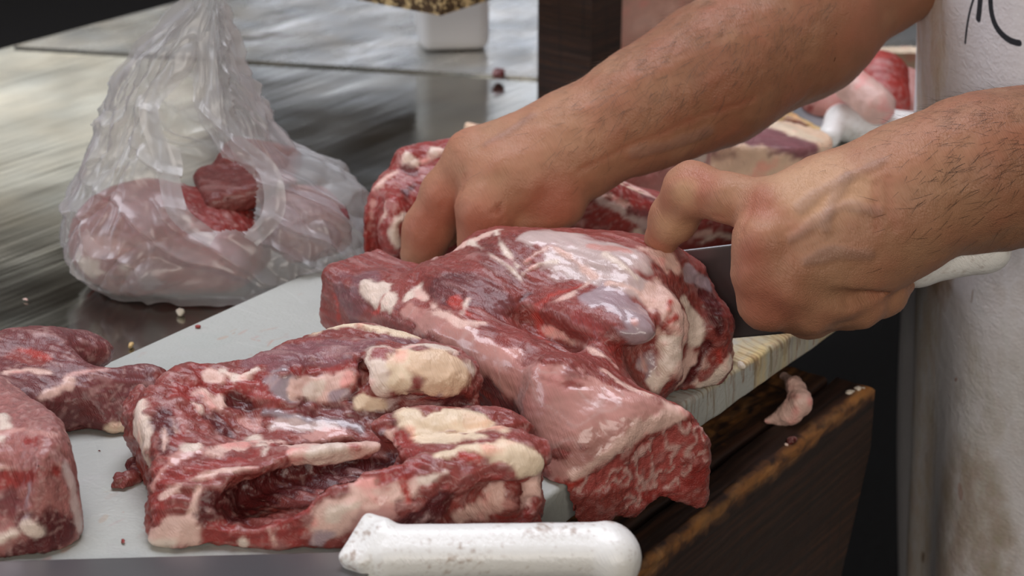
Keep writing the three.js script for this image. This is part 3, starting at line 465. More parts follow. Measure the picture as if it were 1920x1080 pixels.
const paintLeg = [
  ['muscle', 0, [[-0.0414, 0.0949, -1.0235, 0.0127], [-0.0231, 0.0967, -1.0148, 0.0144], [-0.0086, 0.0914, -1.0043, 0.0107]]],
  ['leanp', 0, [[-0.1099, 0.0712, -1.0697, 0.0095], [-0.1015, 0.064, -1.0579, 0.0094], [-0.094, 0.0828, -1.0666, 0.0094]]],
  ['lean', 0, [[-0.0084, 0.0855, -0.9783, 0.006], [0.0124, 0.0856, -0.9613, 0.0062], [0.0342, 0.0882, -0.9395, 0.0061], [0.0513, 0.0808, -0.9392, 0.0051]]],
  ['skin', 0.001, [[-0.0635, 0.0792, -1.023, 0.0066], [-0.0405, 0.0804, -0.9896, 0.0082], [-0.0153, 0.0733, -0.9631, 0.0115], [0.0088, 0.0697, -0.931, 0.0152], [0.0286, 0.0635, -0.9097, 0.0183], [0.0503, 0.059, -0.9077, 0.0183]]],
  ['skin', 0, [[0.0503, 0.071, -0.9133, 0.0117], [0.0719, 0.0652, -0.9101, 0.0117], [0.0857, 0.0623, -0.9158, 0.0084]]],
  ['skin', 0, [[0.0585, 0.0475, -0.901, 0.01], [0.0386, 0.0443, -0.8999, 0.01], [0.0253, 0.0352, -0.8959, 0.0057]]],
  ['rose', 0, [[-0.0014, 0.0808, -0.9594, 0.0045], [0.0188, 0.0825, -0.9279, 0.0044], [0.0422, 0.0788, -0.9238, 0.0044], [0.0671, 0.0728, -0.9172, 0.0043]]],
  ['rose', 0, [[0.0419, 0.053, -0.9048, 0.0067], [0.0585, 0.0596, -0.9064, 0.0083], [0.0788, 0.0621, -0.9125, 0.005]]],
  ['muscle', -0.001, [[-0.0153, 0.0597, -0.9593, 0.0052], [-0.0048, 0.0518, -0.9479, 0.0059], [0.0071, 0.0471, -0.9233, 0.0044], [0.0154, 0.0355, -0.9058, 0.003]]],
  ['pink', 0.001, [[0.0352, 0.0345, -0.8939, 0.0028], [0.0518, 0.0463, -0.8998, 0.004], [0.072, 0.0571, -0.9077, 0.0048], [0.0964, 0.0619, -0.9221, 0.004]]],
  ['pink', 0.001, [[0.0529, 0.0797, -0.9376, 0.0019], [0.0727, 0.0726, -0.9252, 0.002], [0.0894, 0.0654, -0.9207, 0.0025]]],
  ['marble', 0, [[0.042, 0.0264, -0.8948, 0.0057], [0.0554, 0.0315, -0.8991, 0.0083], [0.0726, 0.0325, -0.9078, 0.0118], [0.0898, 0.0399, -0.9153, 0.0118], [0.1034, 0.0458, -0.9185, 0.0084]]],
  ['marble', 0, [[0.0697, 0.0142, -0.9062, 0.0068], [0.0871, 0.0171, -0.9148, 0.0102], [0.1025, 0.0229, -0.9182, 0.0085], [0.1092, 0.0297, -0.9199, 0.0051]]],
  ['red', 0, [[0.1044, 0.0189, -0.9185, 0.0058], [0.1076, 0.0281, -0.9194, 0.0044]]],
  ['red', 0, [[0.0803, 0.0111, -0.9116, 0.0051], [0.0943, 0.0121, -0.9167, 0.0044]]],
  ['fat', 0.001, [[-0.0937, 0.081, -1.0612, 0.0038], [-0.0855, 0.0775, -1.0502, 0.0063], [-0.0753, 0.0774, -1.0365, 0.0063], [-0.082, 0.0818, -1.0546, 0.0045]]],
  ['fat', 0, [[-0.0658, 0.0829, -1.033, 0.0029], [-0.0587, 0.0877, -1.0405, 0.0022]]],
  ['wet', 0, [[-0.0894, 0.0649, -1.0466, 0.0017], [-0.0832, 0.0714, -1.041, 0.0017], [-0.0796, 0.0794, -1.0459, 0.0009]]],
  ['wet', 0, [[-0.1162, 0.0703, -1.0767, 0.0015], [-0.1123, 0.0638, -1.0725, 0.0015], [-0.1127, 0.0531, -1.0731, 0.0015]]],
  ['pink', 0, [[-0.0586, 0.0871, -1.0372, 0.0022], [-0.0445, 0.0868, -1.0058, 0.0022], [-0.0315, 0.0863, -0.9894, 0.0027], [-0.0156, 0.0867, -0.9884, 0.0027]]],
  ['wet', 0, [[-0.0356, 0.0924, -1.011, 0.0025], [-0.0263, 0.089, -0.9965, 0.0025], [-0.0191, 0.0873, -0.9914, 0.0021]]],
  ['fat', 0.0006, [[-0.0299, 0.0891, -0.9963, 0.0018], [-0.0266, 0.0933, -1.0089, 0.0011]]],
  ['brown', 0, [[-0.0182, 0.107, -1.0569, 0.0082], [-0.0088, 0.1041, -1.0347, 0.008]]],
  ['brown', 0, [[-0.0015, 0.1128, -1.0574, 0.0074], [0.0077, 0.1068, -1.0376, 0.0073], [0.0022, 0.0984, -1.0247, 0.0047]]],
  ['pink', 0.001, [[-0.0486, 0.0961, -1.0692, 0.0017], [-0.0377, 0.0962, -1.0814, 0.0019], [-0.0222, 0.1073, -1.0739, 0.0021], [-0.0091, 0.1111, -1.0797, 0.0019]]],
  ['fat', 0.0006, [[-0.027, 0.105, -1.0747, 0.0009], [-0.0107, 0.1067, -1.0428, 0.0009], [0.0004, 0.1029, -1.0327, 0.0009], [0.0094, 0.0965, -1.0198, 0.0007]]],
  ['fat', 0.0006, [[-0.01, 0.1111, -1.0772, 0.0009], [-0.0052, 0.11, -1.0493, 0.0009], [0.0031, 0.1041, -1.0347, 0.0009]]],
  ['film', 0.0008, [[0.0152, 0.1157, -1.0577, 0.0096], [0.0371, 0.1152, -1.0464, 0.0129], [0.0548, 0.1153, -1.0313, 0.0127], [0.0741, 0.114, -1.02, 0.0113]]],
  ['film', 0.0008, [[0.0277, 0.1086, -1.0333, 0.0106], [0.0454, 0.1072, -1.02, 0.0097], [0.0627, 0.1078, -1.0068, 0.0096], [0.0768, 0.1022, -1.0016, 0.0084]]],
  ['pink', 0.0008, [[0.0095, 0.1069, -1.0373, 0.002], [0.0242, 0.1137, -1.0452, 0.002], [0.035, 0.1103, -1.0339, 0.0018], [0.0506, 0.106, -1.0134, 0.0018]]],
  ['fat', 0.0008, [[0.0077, 0.1018, -1.0307, 0.0015], [0.0168, 0.1064, -1.0338, 0.0016], [0.0277, 0.108, -1.0323, 0.0013]]],
  ['rose', 0, [[0.0497, 0.1159, -1.0396, 0.0026], [0.0603, 0.1164, -1.0332, 0.0029], [0.0709, 0.1166, -1.0279, 0.0022]]],
  ['pink', 0, [[0.0803, 0.1163, -1.0335, 0.0056], [0.0913, 0.1126, -1.0331, 0.0065], [0.1005, 0.1053, -1.0316, 0.0056]]],
  ['fat', 0.0006, [[0.0565, 0.1147, -1.0279, 0.0016], [0.065, 0.1132, -1.0172, 0.0016], [0.0735, 0.1076, -1.0074, 0.0016]]],
  ['deep', -0.001, [[0.0058, 0.0924, -1.0111, 0.0018], [0.0094, 0.0945, -1.0152, 0.0016]]],
  ['wet', 0, [[0.0075, 0.0861, -1.0073, 0.0025], [0.0165, 0.0914, -1.0043, 0.0025], [0.0272, 0.0986, -1.0057, 0.0018], [0.0415, 0.1019, -1.0093, 0.0018]]],
  ['wet', 0, [[0.0147, 0.0852, -1.0051, 0.0029], [0.0174, 0.0773, -1.0008, 0.0025], [0.0215, 0.079, -0.9797, 0.0018]]],
  ['pink', 0.0006, [[0.02, 0.0898, -0.999, 0.0014], [0.0323, 0.0992, -0.9997, 0.0014], [0.0451, 0.1029, -1.0092, 0.0014]]],
  ['lean', 0.0006, [[0.0234, 0.0913, -0.9955, 0.006], [0.0406, 0.0892, -0.9786, 0.0105], [0.0542, 0.085, -0.9666, 0.0104], [0.0629, 0.0737, -0.9623, 0.0087], [0.0691, 0.0648, -0.9606, 0.0045]]],
  ['red', 0, [[0.0372, 0.0916, -0.9817, 0.0046], [0.0491, 0.0885, -0.9717, 0.0035], [0.0648, 0.0723, -0.9651, 0.0035]]],
  ['lilac', 0.0008, [[0.0534, 0.1017, -0.9939, 0.0102], [0.0687, 0.0986, -0.9832, 0.0102], [0.0766, 0.0874, -0.9657, 0.0085], [0.0818, 0.0636, -0.9795, 0.0074]]],
  ['pink', 0.0008, [[0.0591, 0.1053, -1.0036, 0.0018], [0.0732, 0.1027, -1.0005, 0.0018], [0.0835, 0.0946, -0.9924, 0.0018], [0.0868, 0.0826, -0.9846, 0.0018]]],
  ['rose', 0.001, [[0.0716, 0.0942, -0.9716, 0.0017], [0.0763, 0.0741, -0.982, 0.0018], [0.079, 0.0607, -0.9773, 0.0014]]],
  ['pink', 0.0012, [[0.0897, 0.1002, -1.0064, 0.0075], [0.0959, 0.0914, -0.991, 0.0092], [0.1045, 0.0716, -1.0003, 0.0117], [0.096, 0.0648, -0.9811, 0.0115]]],
  ['fat', 0.0012, [[0.0942, 0.073, -0.9843, 0.0071], [0.0906, 0.0586, -0.9776, 0.0071], [0.0853, 0.052, -0.9749, 0.0042]]],
  ['fat', 0.001, [[0.1139, 0.0628, -1.0196, 0.0062], [0.1119, 0.0735, -1.0224, 0.0044], [0.1059, 0.0856, -1.0222, 0.0029]]],
  ['pink', 0.001, [[0.1067, 0.0416, -1.013, 0.0086], [0.1162, 0.0472, -1.0184, 0.0074]]],
  ['wet', 0, [[0.0944, 0.0965, -0.9969, 0.0011], [0.0904, 0.0856, -0.9866, 0.0012], [0.0977, 0.0896, -0.9907, 0.0009]]],
  ['deep', -0.001, [[0.1182, 0.0906, -1.0385, 0.0066], [0.1252, 0.0801, -1.0302, 0.0062], [0.1285, 0.0661, -1.0211, 0.0029]]],
  ['lilac', 0, [[0.1104, 0.099, -1.0374, 0.0057], [0.1202, 0.0916, -1.0409, 0.0041]]],
  ['deep', -0.002, [[0.1215, 0.0582, -1.0208, 0.0037], [0.1144, 0.0419, -1.0166, 0.004], [0.1052, 0.0317, -1.0125, 0.0018]]],
  ['fat', 0.001, [[0.1354, 0.0443, -1.0245, 0.0037], [0.13, 0.0351, -1.0222, 0.0041], [0.1168, 0.0304, -1.0171, 0.0026]]],
  ['wet', 0, [[0.1283, 0.0516, -1.0218, 0.0018], [0.1299, 0.0453, -1.0223, 0.0013]]],
  ['wet', 0, [[0.0253, 0.03, -0.8951, 0.0017], [0.0336, 0.0294, -0.8928, 0.002], [0.0385, 0.0318, -0.8936, 0.0013]]],
  ['bone', 0, [[0.0236, 0.0252, -0.8934, 0.002]]],
  ['lean', 0, [[-0.0014, 0.086, -0.9771, 0.0032], [0.009, 0.0858, -0.965, 0.0031]]],
  ['pink', 0.0006, [[0.0201, 0.0779, -0.9994, 0.0016], [0.0358, 0.0758, -0.9867, 0.0016], [0.0487, 0.0808, -0.9593, 0.0016], [0.0606, 0.0747, -0.9521, 0.0014]]],
];
meat('pork_haunch', FIELDS.leg, [-0.14, -0.03, -1.17], [0.17, 0.14, -0.83], 0.0016, tissue('lean', paintLeg, unit(0.75, -0.1, 0.6), { vein: 0.16 }), 'large pork haunch with silver skin being cut apart by the knife', wetMeat, 'meat', true);
const paintShoulder = [
  ['leanp', 0, [[-0.1478, 0.0827, -0.9468, 0.008], [-0.1283, 0.086, -0.9516, 0.0094], [-0.1069, 0.0873, -0.9521, 0.01], [-0.0875, 0.092, -0.9436, 0.0079], [-0.0718, 0.0865, -0.9625, 0.0058], [-0.0562, 0.0847, -0.9664, 0.0035]]],
  ['leanp', 0, [[-0.1348, 0.0842, -0.9337, 0.0056], [-0.1158, 0.0836, -0.9399, 0.0079], [-0.0957, 0.0868, -0.9382, 0.0062]]],
  ['cream', 0.001, [[-0.1613, 0.0816, -0.9509, 0.0016], [-0.1413, 0.0864, -0.9645, 0.0023], [-0.122, 0.089, -0.9745, 0.0028], [-0.1023, 0.0882, -0.982, 0.0032], [-0.08, 0.0886, -0.9768, 0.0032], [-0.061, 0.0858, -0.9752, 0.0029], [-0.0493, 0.0849, -0.9736, 0.0033]]],
  ['red', 0, [[-0.1773, 0.0796, -0.9335, 0.0085], [-0.1833, 0.0766, -0.9175, 0.0083], [-0.1656, 0.0755, -0.9292, 0.0084], [-0.1457, 0.0749, -0.9272, 0.0084], [-0.1338, 0.0746, -0.9215, 0.007]]],
  ['pink', 0.001, [[-0.1718, 0.0791, -0.9346, 0.0045], [-0.1658, 0.0763, -0.9308, 0.0035]]],
  ['fat', 0.001, [[-0.1652, 0.0792, -0.9377, 0.0028], [-0.159, 0.0769, -0.9328, 0.0028]]],
  ['fat', 0.001, [[-0.1548, 0.0769, -0.9328, 0.002], [-0.1467, 0.0803, -0.937, 0.0023]]],
  ['pink', 0.001, [[-0.1739, 0.0732, -0.9181, 0.0045], [-0.1679, 0.0692, -0.9136, 0.005], [-0.1643, 0.07, -0.9182, 0.0035]]],
  ['deep', -0.002, [[-0.1579, 0.0698, -0.9218, 0.0042], [-0.1507, 0.0665, -0.919, 0.0028]]],
  ['grey', 0, [[-0.134, 0.079, -0.9251, 0.0067], [-0.1254, 0.0761, -0.9215, 0.0074], [-0.1173, 0.071, -0.9225, 0.0057]]],
  ['pink', 0.001, [[-0.1201, 0.0749, -0.9241, 0.0067], [-0.1039, 0.0738, -0.9294, 0.0083], [-0.0923, 0.0794, -0.9276, 0.0067]]],
  ['fat', 0.001, [[-0.1148, 0.0712, -0.9253, 0.0038], [-0.1082, 0.0734, -0.9303, 0.0028]]],
  ['red', 0, [[-0.1233, 0.0826, -0.9305, 0.0025], [-0.1127, 0.0804, -0.9367, 0.0023], [-0.0984, 0.0822, -0.9346, 0.0023], [-0.0895, 0.0873, -0.9321, 0.0028]]],
  ['deep', -0.001, [[-0.0861, 0.0903, -0.9341, 0.0022], [-0.0866, 0.0772, -0.9258, 0.0028], [-0.0907, 0.0688, -0.9206, 0.0022]]],
  ['lilac', 0, [[-0.1007, 0.07, -0.9245, 0.0036], [-0.0936, 0.0732, -0.9243, 0.0028]]],
  ['fat', 0.001, [[-0.0752, 0.0924, -0.9295, 0.0092], [-0.0748, 0.0846, -0.92, 0.0082], [-0.0727, 0.0772, -0.9162, 0.0067]]],
  ['red', 0, [[-0.0753, 0.093, -0.9316, 0.0048], [-0.0682, 0.0923, -0.9298, 0.0042]]],
  ['red', 0, [[-0.0679, 0.0864, -0.9211, 0.0017]]],
  ['cream', 0.001, [[-0.0597, 0.0911, -0.9258, 0.0099], [-0.0623, 0.0822, -0.9187, 0.0082]]],
  ['peach', 0.001, [[-0.0456, 0.0909, -0.9229, 0.0131], [-0.0345, 0.0859, -0.9205, 0.0131], [-0.0441, 0.0805, -0.9158, 0.0082]]],
  ['fat', 0.001, [[-0.056, 0.0945, -0.9382, 0.0045], [-0.0377, 0.0936, -0.9369, 0.0042], [-0.0236, 0.0843, -0.9304, 0.0035]]],
  ['muscle', 0, [[-0.0447, 0.0657, -0.9237, 0.007], [-0.0307, 0.0644, -0.9262, 0.0062], [-0.0215, 0.0763, -0.8904, 0.0046]]],
  ['film', 0, [[-0.0726, 0.0659, -0.9216, 0.0025], [-0.0557, 0.07, -0.9214, 0.0025], [-0.0415, 0.074, -0.9164, 0.0019]]],
  ['fat', 0.001, [[-0.2082, 0.0638, -0.8969, 0.0088], [-0.2068, 0.0713, -0.9002, 0.0066], [-0.2018, 0.059, -0.8826, 0.0075]]],
  ['deep', -0.001, [[-0.1921, 0.0737, -0.8956, 0.0068], [-0.186, 0.07, -0.882, 0.0067], [-0.1877, 0.0669, -0.8677, 0.0053]]],
  ['red', 0, [[-0.1846, 0.0719, -0.899, 0.0036], [-0.1791, 0.0693, -0.8893, 0.0033], [-0.1829, 0.0681, -0.8711, 0.0027]]],
  ['pink', 0.0005, [[-0.1877, 0.0719, -0.8931, 0.0014], [-0.1834, 0.0696, -0.8828, 0.0014]]],
  ['pink', 0.0005, [[-0.1903, 0.0706, -0.8838, 0.0012], [-0.1884, 0.0668, -0.8679, 0.0012]]],
  ['fat', 0.001, [[-0.1752, 0.0705, -0.908, 0.0032], [-0.1794, 0.0729, -0.9093, 0.0019]]],
  ['deep', 0, [[-0.1656, 0.0653, -0.906, 0.0055], [-0.1575, 0.0611, -0.8961, 0.0055]]],
  ['rose', 0, [[-0.1525, 0.0605, -0.9093, 0.005], [-0.1442, 0.059, -0.9091, 0.0044]]],
  ['muscle', 0, [[-0.1169, 0.065, -0.9157, 0.0056], [-0.0975, 0.0632, -0.9162, 0.0056], [-0.0781, 0.0611, -0.9172, 0.0062], [-0.0652, 0.0741, -0.8947, 0.0041]]],
  ['grey', 0.001, [[-0.1391, 0.0646, -0.915, 0.0022], [-0.1219, 0.0627, -0.9096, 0.0025], [-0.1027, 0.0597, -0.9109, 0.0025], [-0.0859, 0.0577, -0.9087, 0.0022], [-0.0703, 0.0666, -0.8856, 0.0016]]],
  ['film', 0, [[-0.1327, 0.0604, -0.9065, 0.0042], [-0.116, 0.0597, -0.9049, 0.0035], [-0.0997, 0.0583, -0.9076, 0.0025]]],
  ['deep', -0.002, [[-0.0807, 0.0597, -0.914, 0.0025], [-0.0648, 0.0723, -0.8879, 0.0022]]],
  ['cream', 0.002, [[-0.0852, 0.0689, -0.9221, 0.0035], [-0.0754, 0.0667, -0.9218, 0.0035]]],
  ['cream', 0.0015, [[-0.0569, 0.0755, -0.892, 0.008], [-0.0498, 0.0708, -0.8834, 0.0086], [-0.0349, 0.0742, -0.8856, 0.0089], [-0.02, 0.0725, -0.8829, 0.008], [-0.0078, 0.0758, -0.8722, 0.0079]]],
  ['cream', 0.0015, [[-0.0496, 0.0664, -0.8773, 0.0058], [-0.0333, 0.0686, -0.8761, 0.0058], [-0.0183, 0.076, -0.8619, 0.0048]]],
  ['peach', 0, [[-0.0227, 0.0744, -0.8853, 0.0036], [-0.0133, 0.0724, -0.8832, 0.0036]]],
  ['pink', 0.001, [[-0.1591, 0.0663, -0.8633, 0.0057], [-0.146, 0.0615, -0.8822, 0.0065], [-0.1298, 0.0613, -0.8827, 0.008], [-0.1109, 0.0705, -0.8609, 0.0108], [-0.0948, 0.0714, -0.8594, 0.0103], [-0.0795, 0.0705, -0.8653, 0.007], [-0.066, 0.0641, -0.8818, 0.0049]]],
  ['fat', 0.0008, [[-0.1426, 0.0579, -0.8964, 0.0041], [-0.1327, 0.0672, -0.8645, 0.0033]]],
  ['rose', 0, [[-0.1149, 0.0591, -0.8941, 0.0056], [-0.0964, 0.0567, -0.9017, 0.0057]]],
  ['fat', 0.0008, [[-0.1026, 0.0672, -0.856, 0.0063], [-0.0925, 0.0661, -0.8609, 0.0048]]],
  ['wet', 0, [[-0.0844, 0.071, -0.8614, 0.0024], [-0.0819, 0.0693, -0.8618, 0.0019]]],
  ['red', 0, [[-0.1279, 0.0663, -0.8688, 0.0024], [-0.1235, 0.0602, -0.8862, 0.0016], [-0.1397, 0.0677, -0.8579, 0.0026]]],
  ['red', 0, [[-0.0605, 0.066, -0.8809, 0.004], [-0.0542, 0.0687, -0.8645, 0.0035]]],
  ['red', 0, [[-0.1884, 0.062, -0.8545, 0.0058], [-0.1823, 0.0578, -0.8407, 0.0057], [-0.1867, 0.0467, -0.8313, 0.0057]]],
  ['red', 0, [[-0.1725, 0.061, -0.8455, 0.0058], [-0.1598, 0.0646, -0.8498, 0.0058], [-0.1443, 0.0674, -0.8529, 0.0045]]],
  ['rose', 0.0006, [[-0.1797, 0.0654, -0.8593, 0.0033], [-0.1691, 0.0668, -0.868, 0.0036]]],
  ['fat', 0.001, [[-0.1745, 0.0667, -0.8681, 0.0033], [-0.1695, 0.0671, -0.8703, 0.0031]]],
  ['pink', 0.0006, [[-0.1844, 0.0543, -0.8364, 0.0016], [-0.1695, 0.0608, -0.8432, 0.0016], [-0.1527, 0.0651, -0.8463, 0.0018], [-0.1353, 0.0675, -0.8445, 0.0014]]],
  ['rose', 0.0006, [[-0.1912, 0.0552, -0.8452, 0.0014], [-0.1855, 0.0627, -0.8533, 0.0014]]],
  ['pink', 0.0006, [[-0.1644, 0.0509, -0.8318, 0.0021], [-0.1682, 0.0452, -0.8288, 0.0023], [-0.165, 0.0588, -0.8389, 0.0014]]],
  ['deep', 0, [[-0.1562, 0.0482, -0.8366, 0.0091], [-0.1415, 0.0362, -0.8683, 0.0121], [-0.1163, 0.036, -0.8851, 0.0123], [-0.0896, 0.0372, -0.8942, 0.0097], [-0.0654, 0.0492, -0.8867, 0.0046]]],  // slit walls: dark lean, its darkness also painted for shade; next stroke too
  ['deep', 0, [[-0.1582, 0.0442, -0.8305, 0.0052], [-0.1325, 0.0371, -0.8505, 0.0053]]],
  ['pink', 0.001, [[-0.1899, 0.0331, -0.8291, 0.0047], [-0.1801, 0.0375, -0.8267, 0.0086], [-0.1698, 0.036, -0.8268, 0.0069]]],
  ['fat', 0.001, [[-0.1902, 0.0313, -0.8295, 0.0035], [-0.1777, 0.0334, -0.826, 0.0039]]],
  ['red', 0, [[-0.1555, 0.036, -0.8267, 0.007], [-0.1399, 0.035, -0.826, 0.007], [-0.1241, 0.0373, -0.8245, 0.0078], [-0.111, 0.0376, -0.8241, 0.0057]]],
  ['red', 0, [[-0.1158, 0.0477, -0.8246, 0.0039], [-0.1079, 0.053, -0.8256, 0.0039]]],
  ['fat', 0.0008, [[-0.1406, 0.0335, -0.8259, 0.0019], [-0.1418, 0.0275, -0.8271, 0.0018]]],
  ['pink', 0.0006, [[-0.1265, 0.0413, -0.8253, 0.0014], [-0.1243, 0.0327, -0.8248, 0.0014]]],
  ['pink', 0.001, [[-0.0978, 0.0463, -0.8245, 0.0092], [-0.0849, 0.0521, -0.8272, 0.0101], [-0.0695, 0.0574, -0.8307, 0.011], [-0.0567, 0.0624, -0.8351, 0.0076]]],
  ['fat', 0.0008, [[-0.0939, 0.0502, -0.8254, 0.0041], [-0.0824, 0.0544, -0.8283, 0.0032]]],
  ['lilac', 0, [[-0.1033, 0.0362, -0.824, 0.0044], [-0.0967, 0.0404, -0.8244, 0.0031]]],
  ['rose', 0, [[-0.0773, 0.0453, -0.8262, 0.0076], [-0.0657, 0.0513, -0.8285, 0.0062]]],
  ['red', 0, [[-0.0658, 0.0647, -0.8361, 0.0057], [-0.0544, 0.0686, -0.8426, 0.0057], [-0.0441, 0.0695, -0.8463, 0.0034]]],
  ['wet', 0, [[-0.0542, 0.054, -0.8316, 0.0018], [-0.0581, 0.0634, -0.8358, 0.0018]]],
  ['cream', 0.0015, [[-0.005, 0.0744, -0.851, 0.0077], [0.0028, 0.0722, -0.8496, 0.0093], [0.012, 0.0673, -0.8503, 0.0054]]],
  ['cream', 0.0015, [[-0.0391, 0.0704, -0.8501, 0.0035], [-0.0261, 0.0726, -0.8556, 0.0042], [-0.0129, 0.0739, -0.8517, 0.0039]]],
  ['cream', 0.001, [[0.0054, 0.064, -0.8456, 0.0047], [0.012, 0.0634, -0.8493, 0.0033]]],
  ['wet', 0, [[-0.0273, 0.0712, -0.8513, 0.0024], [-0.0181, 0.0701, -0.8478, 0.0024]]],
  ['lean', 0, [[-0.0258, 0.0637, -0.8407, 0.0086], [-0.0184, 0.0446, -0.856, 0.008]]],
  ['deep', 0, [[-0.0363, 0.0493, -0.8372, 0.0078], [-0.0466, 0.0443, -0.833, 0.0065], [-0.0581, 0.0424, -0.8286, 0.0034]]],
  ['fat', 0.0008, [[-0.0452, 0.0639, -0.8376, 0.0021], [-0.0349, 0.066, -0.8418, 0.0021], [-0.0478, 0.064, -0.8374, 0.0016]]],
  ['pink', 0.001, [[-0.0078, 0.0423, -0.8629, 0.0058], [-0.0105, 0.0365, -0.857, 0.0048], [-0.021, 0.0371, -0.848, 0.0054], [-0.0287, 0.0373, -0.8398, 0.0039]]],
  ['pink', 0.001, [[0.0081, 0.0472, -0.8488, 0.0063], [0.0121, 0.0545, -0.8519, 0.0042]]],
  ['red', 0, [[-0.005, 0.0621, -0.8436, 0.0034], [0.0002, 0.0489, -0.862, 0.0032]]],
  ['red', 0, [[-0.0051, 0.0346, -0.847, 0.0053], [0.0068, 0.0416, -0.8389, 0.0039]]],
  ['rose', 0, [[0.0002, 0.0384, -0.859, 0.004]]],
];
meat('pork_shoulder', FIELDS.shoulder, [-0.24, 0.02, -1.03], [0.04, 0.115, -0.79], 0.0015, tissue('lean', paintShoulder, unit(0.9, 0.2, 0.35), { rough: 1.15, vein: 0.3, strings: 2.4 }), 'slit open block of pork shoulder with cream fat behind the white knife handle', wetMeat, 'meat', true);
const paintChop = [
  ['pale', 0, [[-0.2774, 0.078, -0.9083, 0.011], [-0.2453, 0.0847, -0.8565, 0.0105]]],
  ['pink', 0.0006, [[-0.2876, 0.0746, -0.9358, 0.0011], [-0.2654, 0.0774, -0.9096, 0.0011], [-0.2487, 0.0799, -0.8862, 0.0012], [-0.24, 0.0762, -0.8729, 0.0012], [-0.2364, 0.0745, -0.859, 0.0011]]],
  ['fat', 0.0008, [[-0.2766, 0.0815, -0.8772, 0.0035], [-0.2722, 0.0815, -0.8655, 0.0032], [-0.2718, 0.0794, -0.8555, 0.0024]]],
  ['rose', 0, [[-0.2726, 0.0804, -0.859, 0.0018], [-0.2607, 0.0823, -0.8596, 0.0013], [-0.2439, 0.0837, -0.8499, 0.0012], [-0.2383, 0.0771, -0.8627, 0.0011]]],
  ['pink', 0, [[-0.2693, 0.0691, -0.8416, 0.001], [-0.2522, 0.0709, -0.8362, 0.001], [-0.2372, 0.0721, -0.8388, 0.001]]],
  ['red', 0.0006, [[-0.2557, 0.0799, -0.8489, 0.0026], [-0.2485, 0.0824, -0.8469, 0.0023]]],
  ['red', 0, [[-0.2661, 0.0642, -0.8371, 0.0052], [-0.2519, 0.0677, -0.8335, 0.0044], [-0.2383, 0.0702, -0.8368, 0.0031]]],
  ['muscle', 0, [[-0.2629, 0.0547, -0.8304, 0.0065], [-0.254, 0.0485, -0.8232, 0.0051]]],
  ['deep', 0, [[-0.2449, 0.0448, -0.8269, 0.0078], [-0.2369, 0.038, -0.8284, 0.0078], [-0.2483, 0.0316, -0.8191, 0.0077], [-0.2623, 0.0296, -0.8175, 0.0064]]],
  ['lilac', 0.0005, [[-0.2517, 0.0634, -0.8307, 0.0015], [-0.2519, 0.0535, -0.8274, 0.0018], [-0.2528, 0.0482, -0.8237, 0.0015]]],
  ['lilac', 0.0005, [[-0.2416, 0.0678, -0.8333, 0.0015], [-0.2427, 0.0559, -0.8334, 0.0018], [-0.2473, 0.05, -0.8282, 0.0013]]],
  ['film', 0.0006, [[-0.2348, 0.0693, -0.8412, 0.0023], [-0.234, 0.0551, -0.8402, 0.0031], [-0.2317, 0.0448, -0.8373, 0.0024], [-0.2289, 0.0354, -0.8354, 0.0018]]],
  ['fat', 0.002, [[-0.2504, 0.0444, -0.8227, 0.0039], [-0.2475, 0.0414, -0.8226, 0.0031]]],
  ['fat', 0.0015, [[-0.2666, 0.0393, -0.8186, 0.0046], [-0.2605, 0.0412, -0.8204, 0.0026]]],
];
meat('pork_chop', FIELDS.chop, [-0.36, 0.02, -1.02], [-0.21, 0.1, -0.78], 0.0016, tissue('pale', paintChop, unit(0, 1, 0.1)), 'thick rounded chop with pale seams at the near left corner of the board', wetMeat, 'meat', true);
const paintFlank = [
  ['lean', 0, [[-0.2994, 0.0644, -0.9893, 0.0059], [-0.2848, 0.065, -0.9846, 0.0044]]],
  ['wet', 0, [[-0.2957, 0.0665, -0.9936, 0.0018], [-0.2842, 0.0661, -0.989, 0.0018], [-0.2771, 0.0653, -0.9838, 0.0013]]],
  ['pink', 0.0006, [[-0.3011, 0.062, -0.9719, 0.0021], [-0.2883, 0.0623, -0.9737, 0.0026], [-0.2762, 0.0617, -0.9721, 0.0021]]],
  ['pink', 0.0006, [[-0.2625, 0.0588, -0.9684, 0.0032], [-0.2611, 0.0566, -0.9647, 0.002]]],
  ['pink', 0.0006, [[-0.2754, 0.0549, -0.9533, 0.0023], [-0.2683, 0.0554, -0.9605, 0.0032], [-0.2647, 0.0567, -0.9644, 0.002]]],
  ['rose', 0, [[-0.263, 0.0605, -0.9716, 0.0018], [-0.2519, 0.0614, -0.9749, 0.0015], [-0.2422, 0.0611, -0.9773, 0.0009]]],
  ['muscle', 0, [[-0.2447, 0.0531, -0.9652, 0.0117], [-0.2279, 0.0542, -0.9695, 0.0117], [-0.2136, 0.0575, -0.9728, 0.0088]]],
  ['lean', 0, [[-0.2113, 0.0587, -0.977, 0.0038], [-0.2053, 0.0544, -0.9826, 0.003]]],
  ['cream', 0.001, [[-0.2364, 0.0335, -0.9554, 0.0029], [-0.2303, 0.0339, -0.9578, 0.0032]]],
];
meat('pork_slice', FIELDS.flank, [-0.36, 0.02, -1.12], [-0.16, 0.09, -0.9], 0.0018, tissue('muscle', paintFlank, unit(1, 0, 0.3)), 'dark lean slice lying behind the rounded chop', wetMeat, 'meat', true);
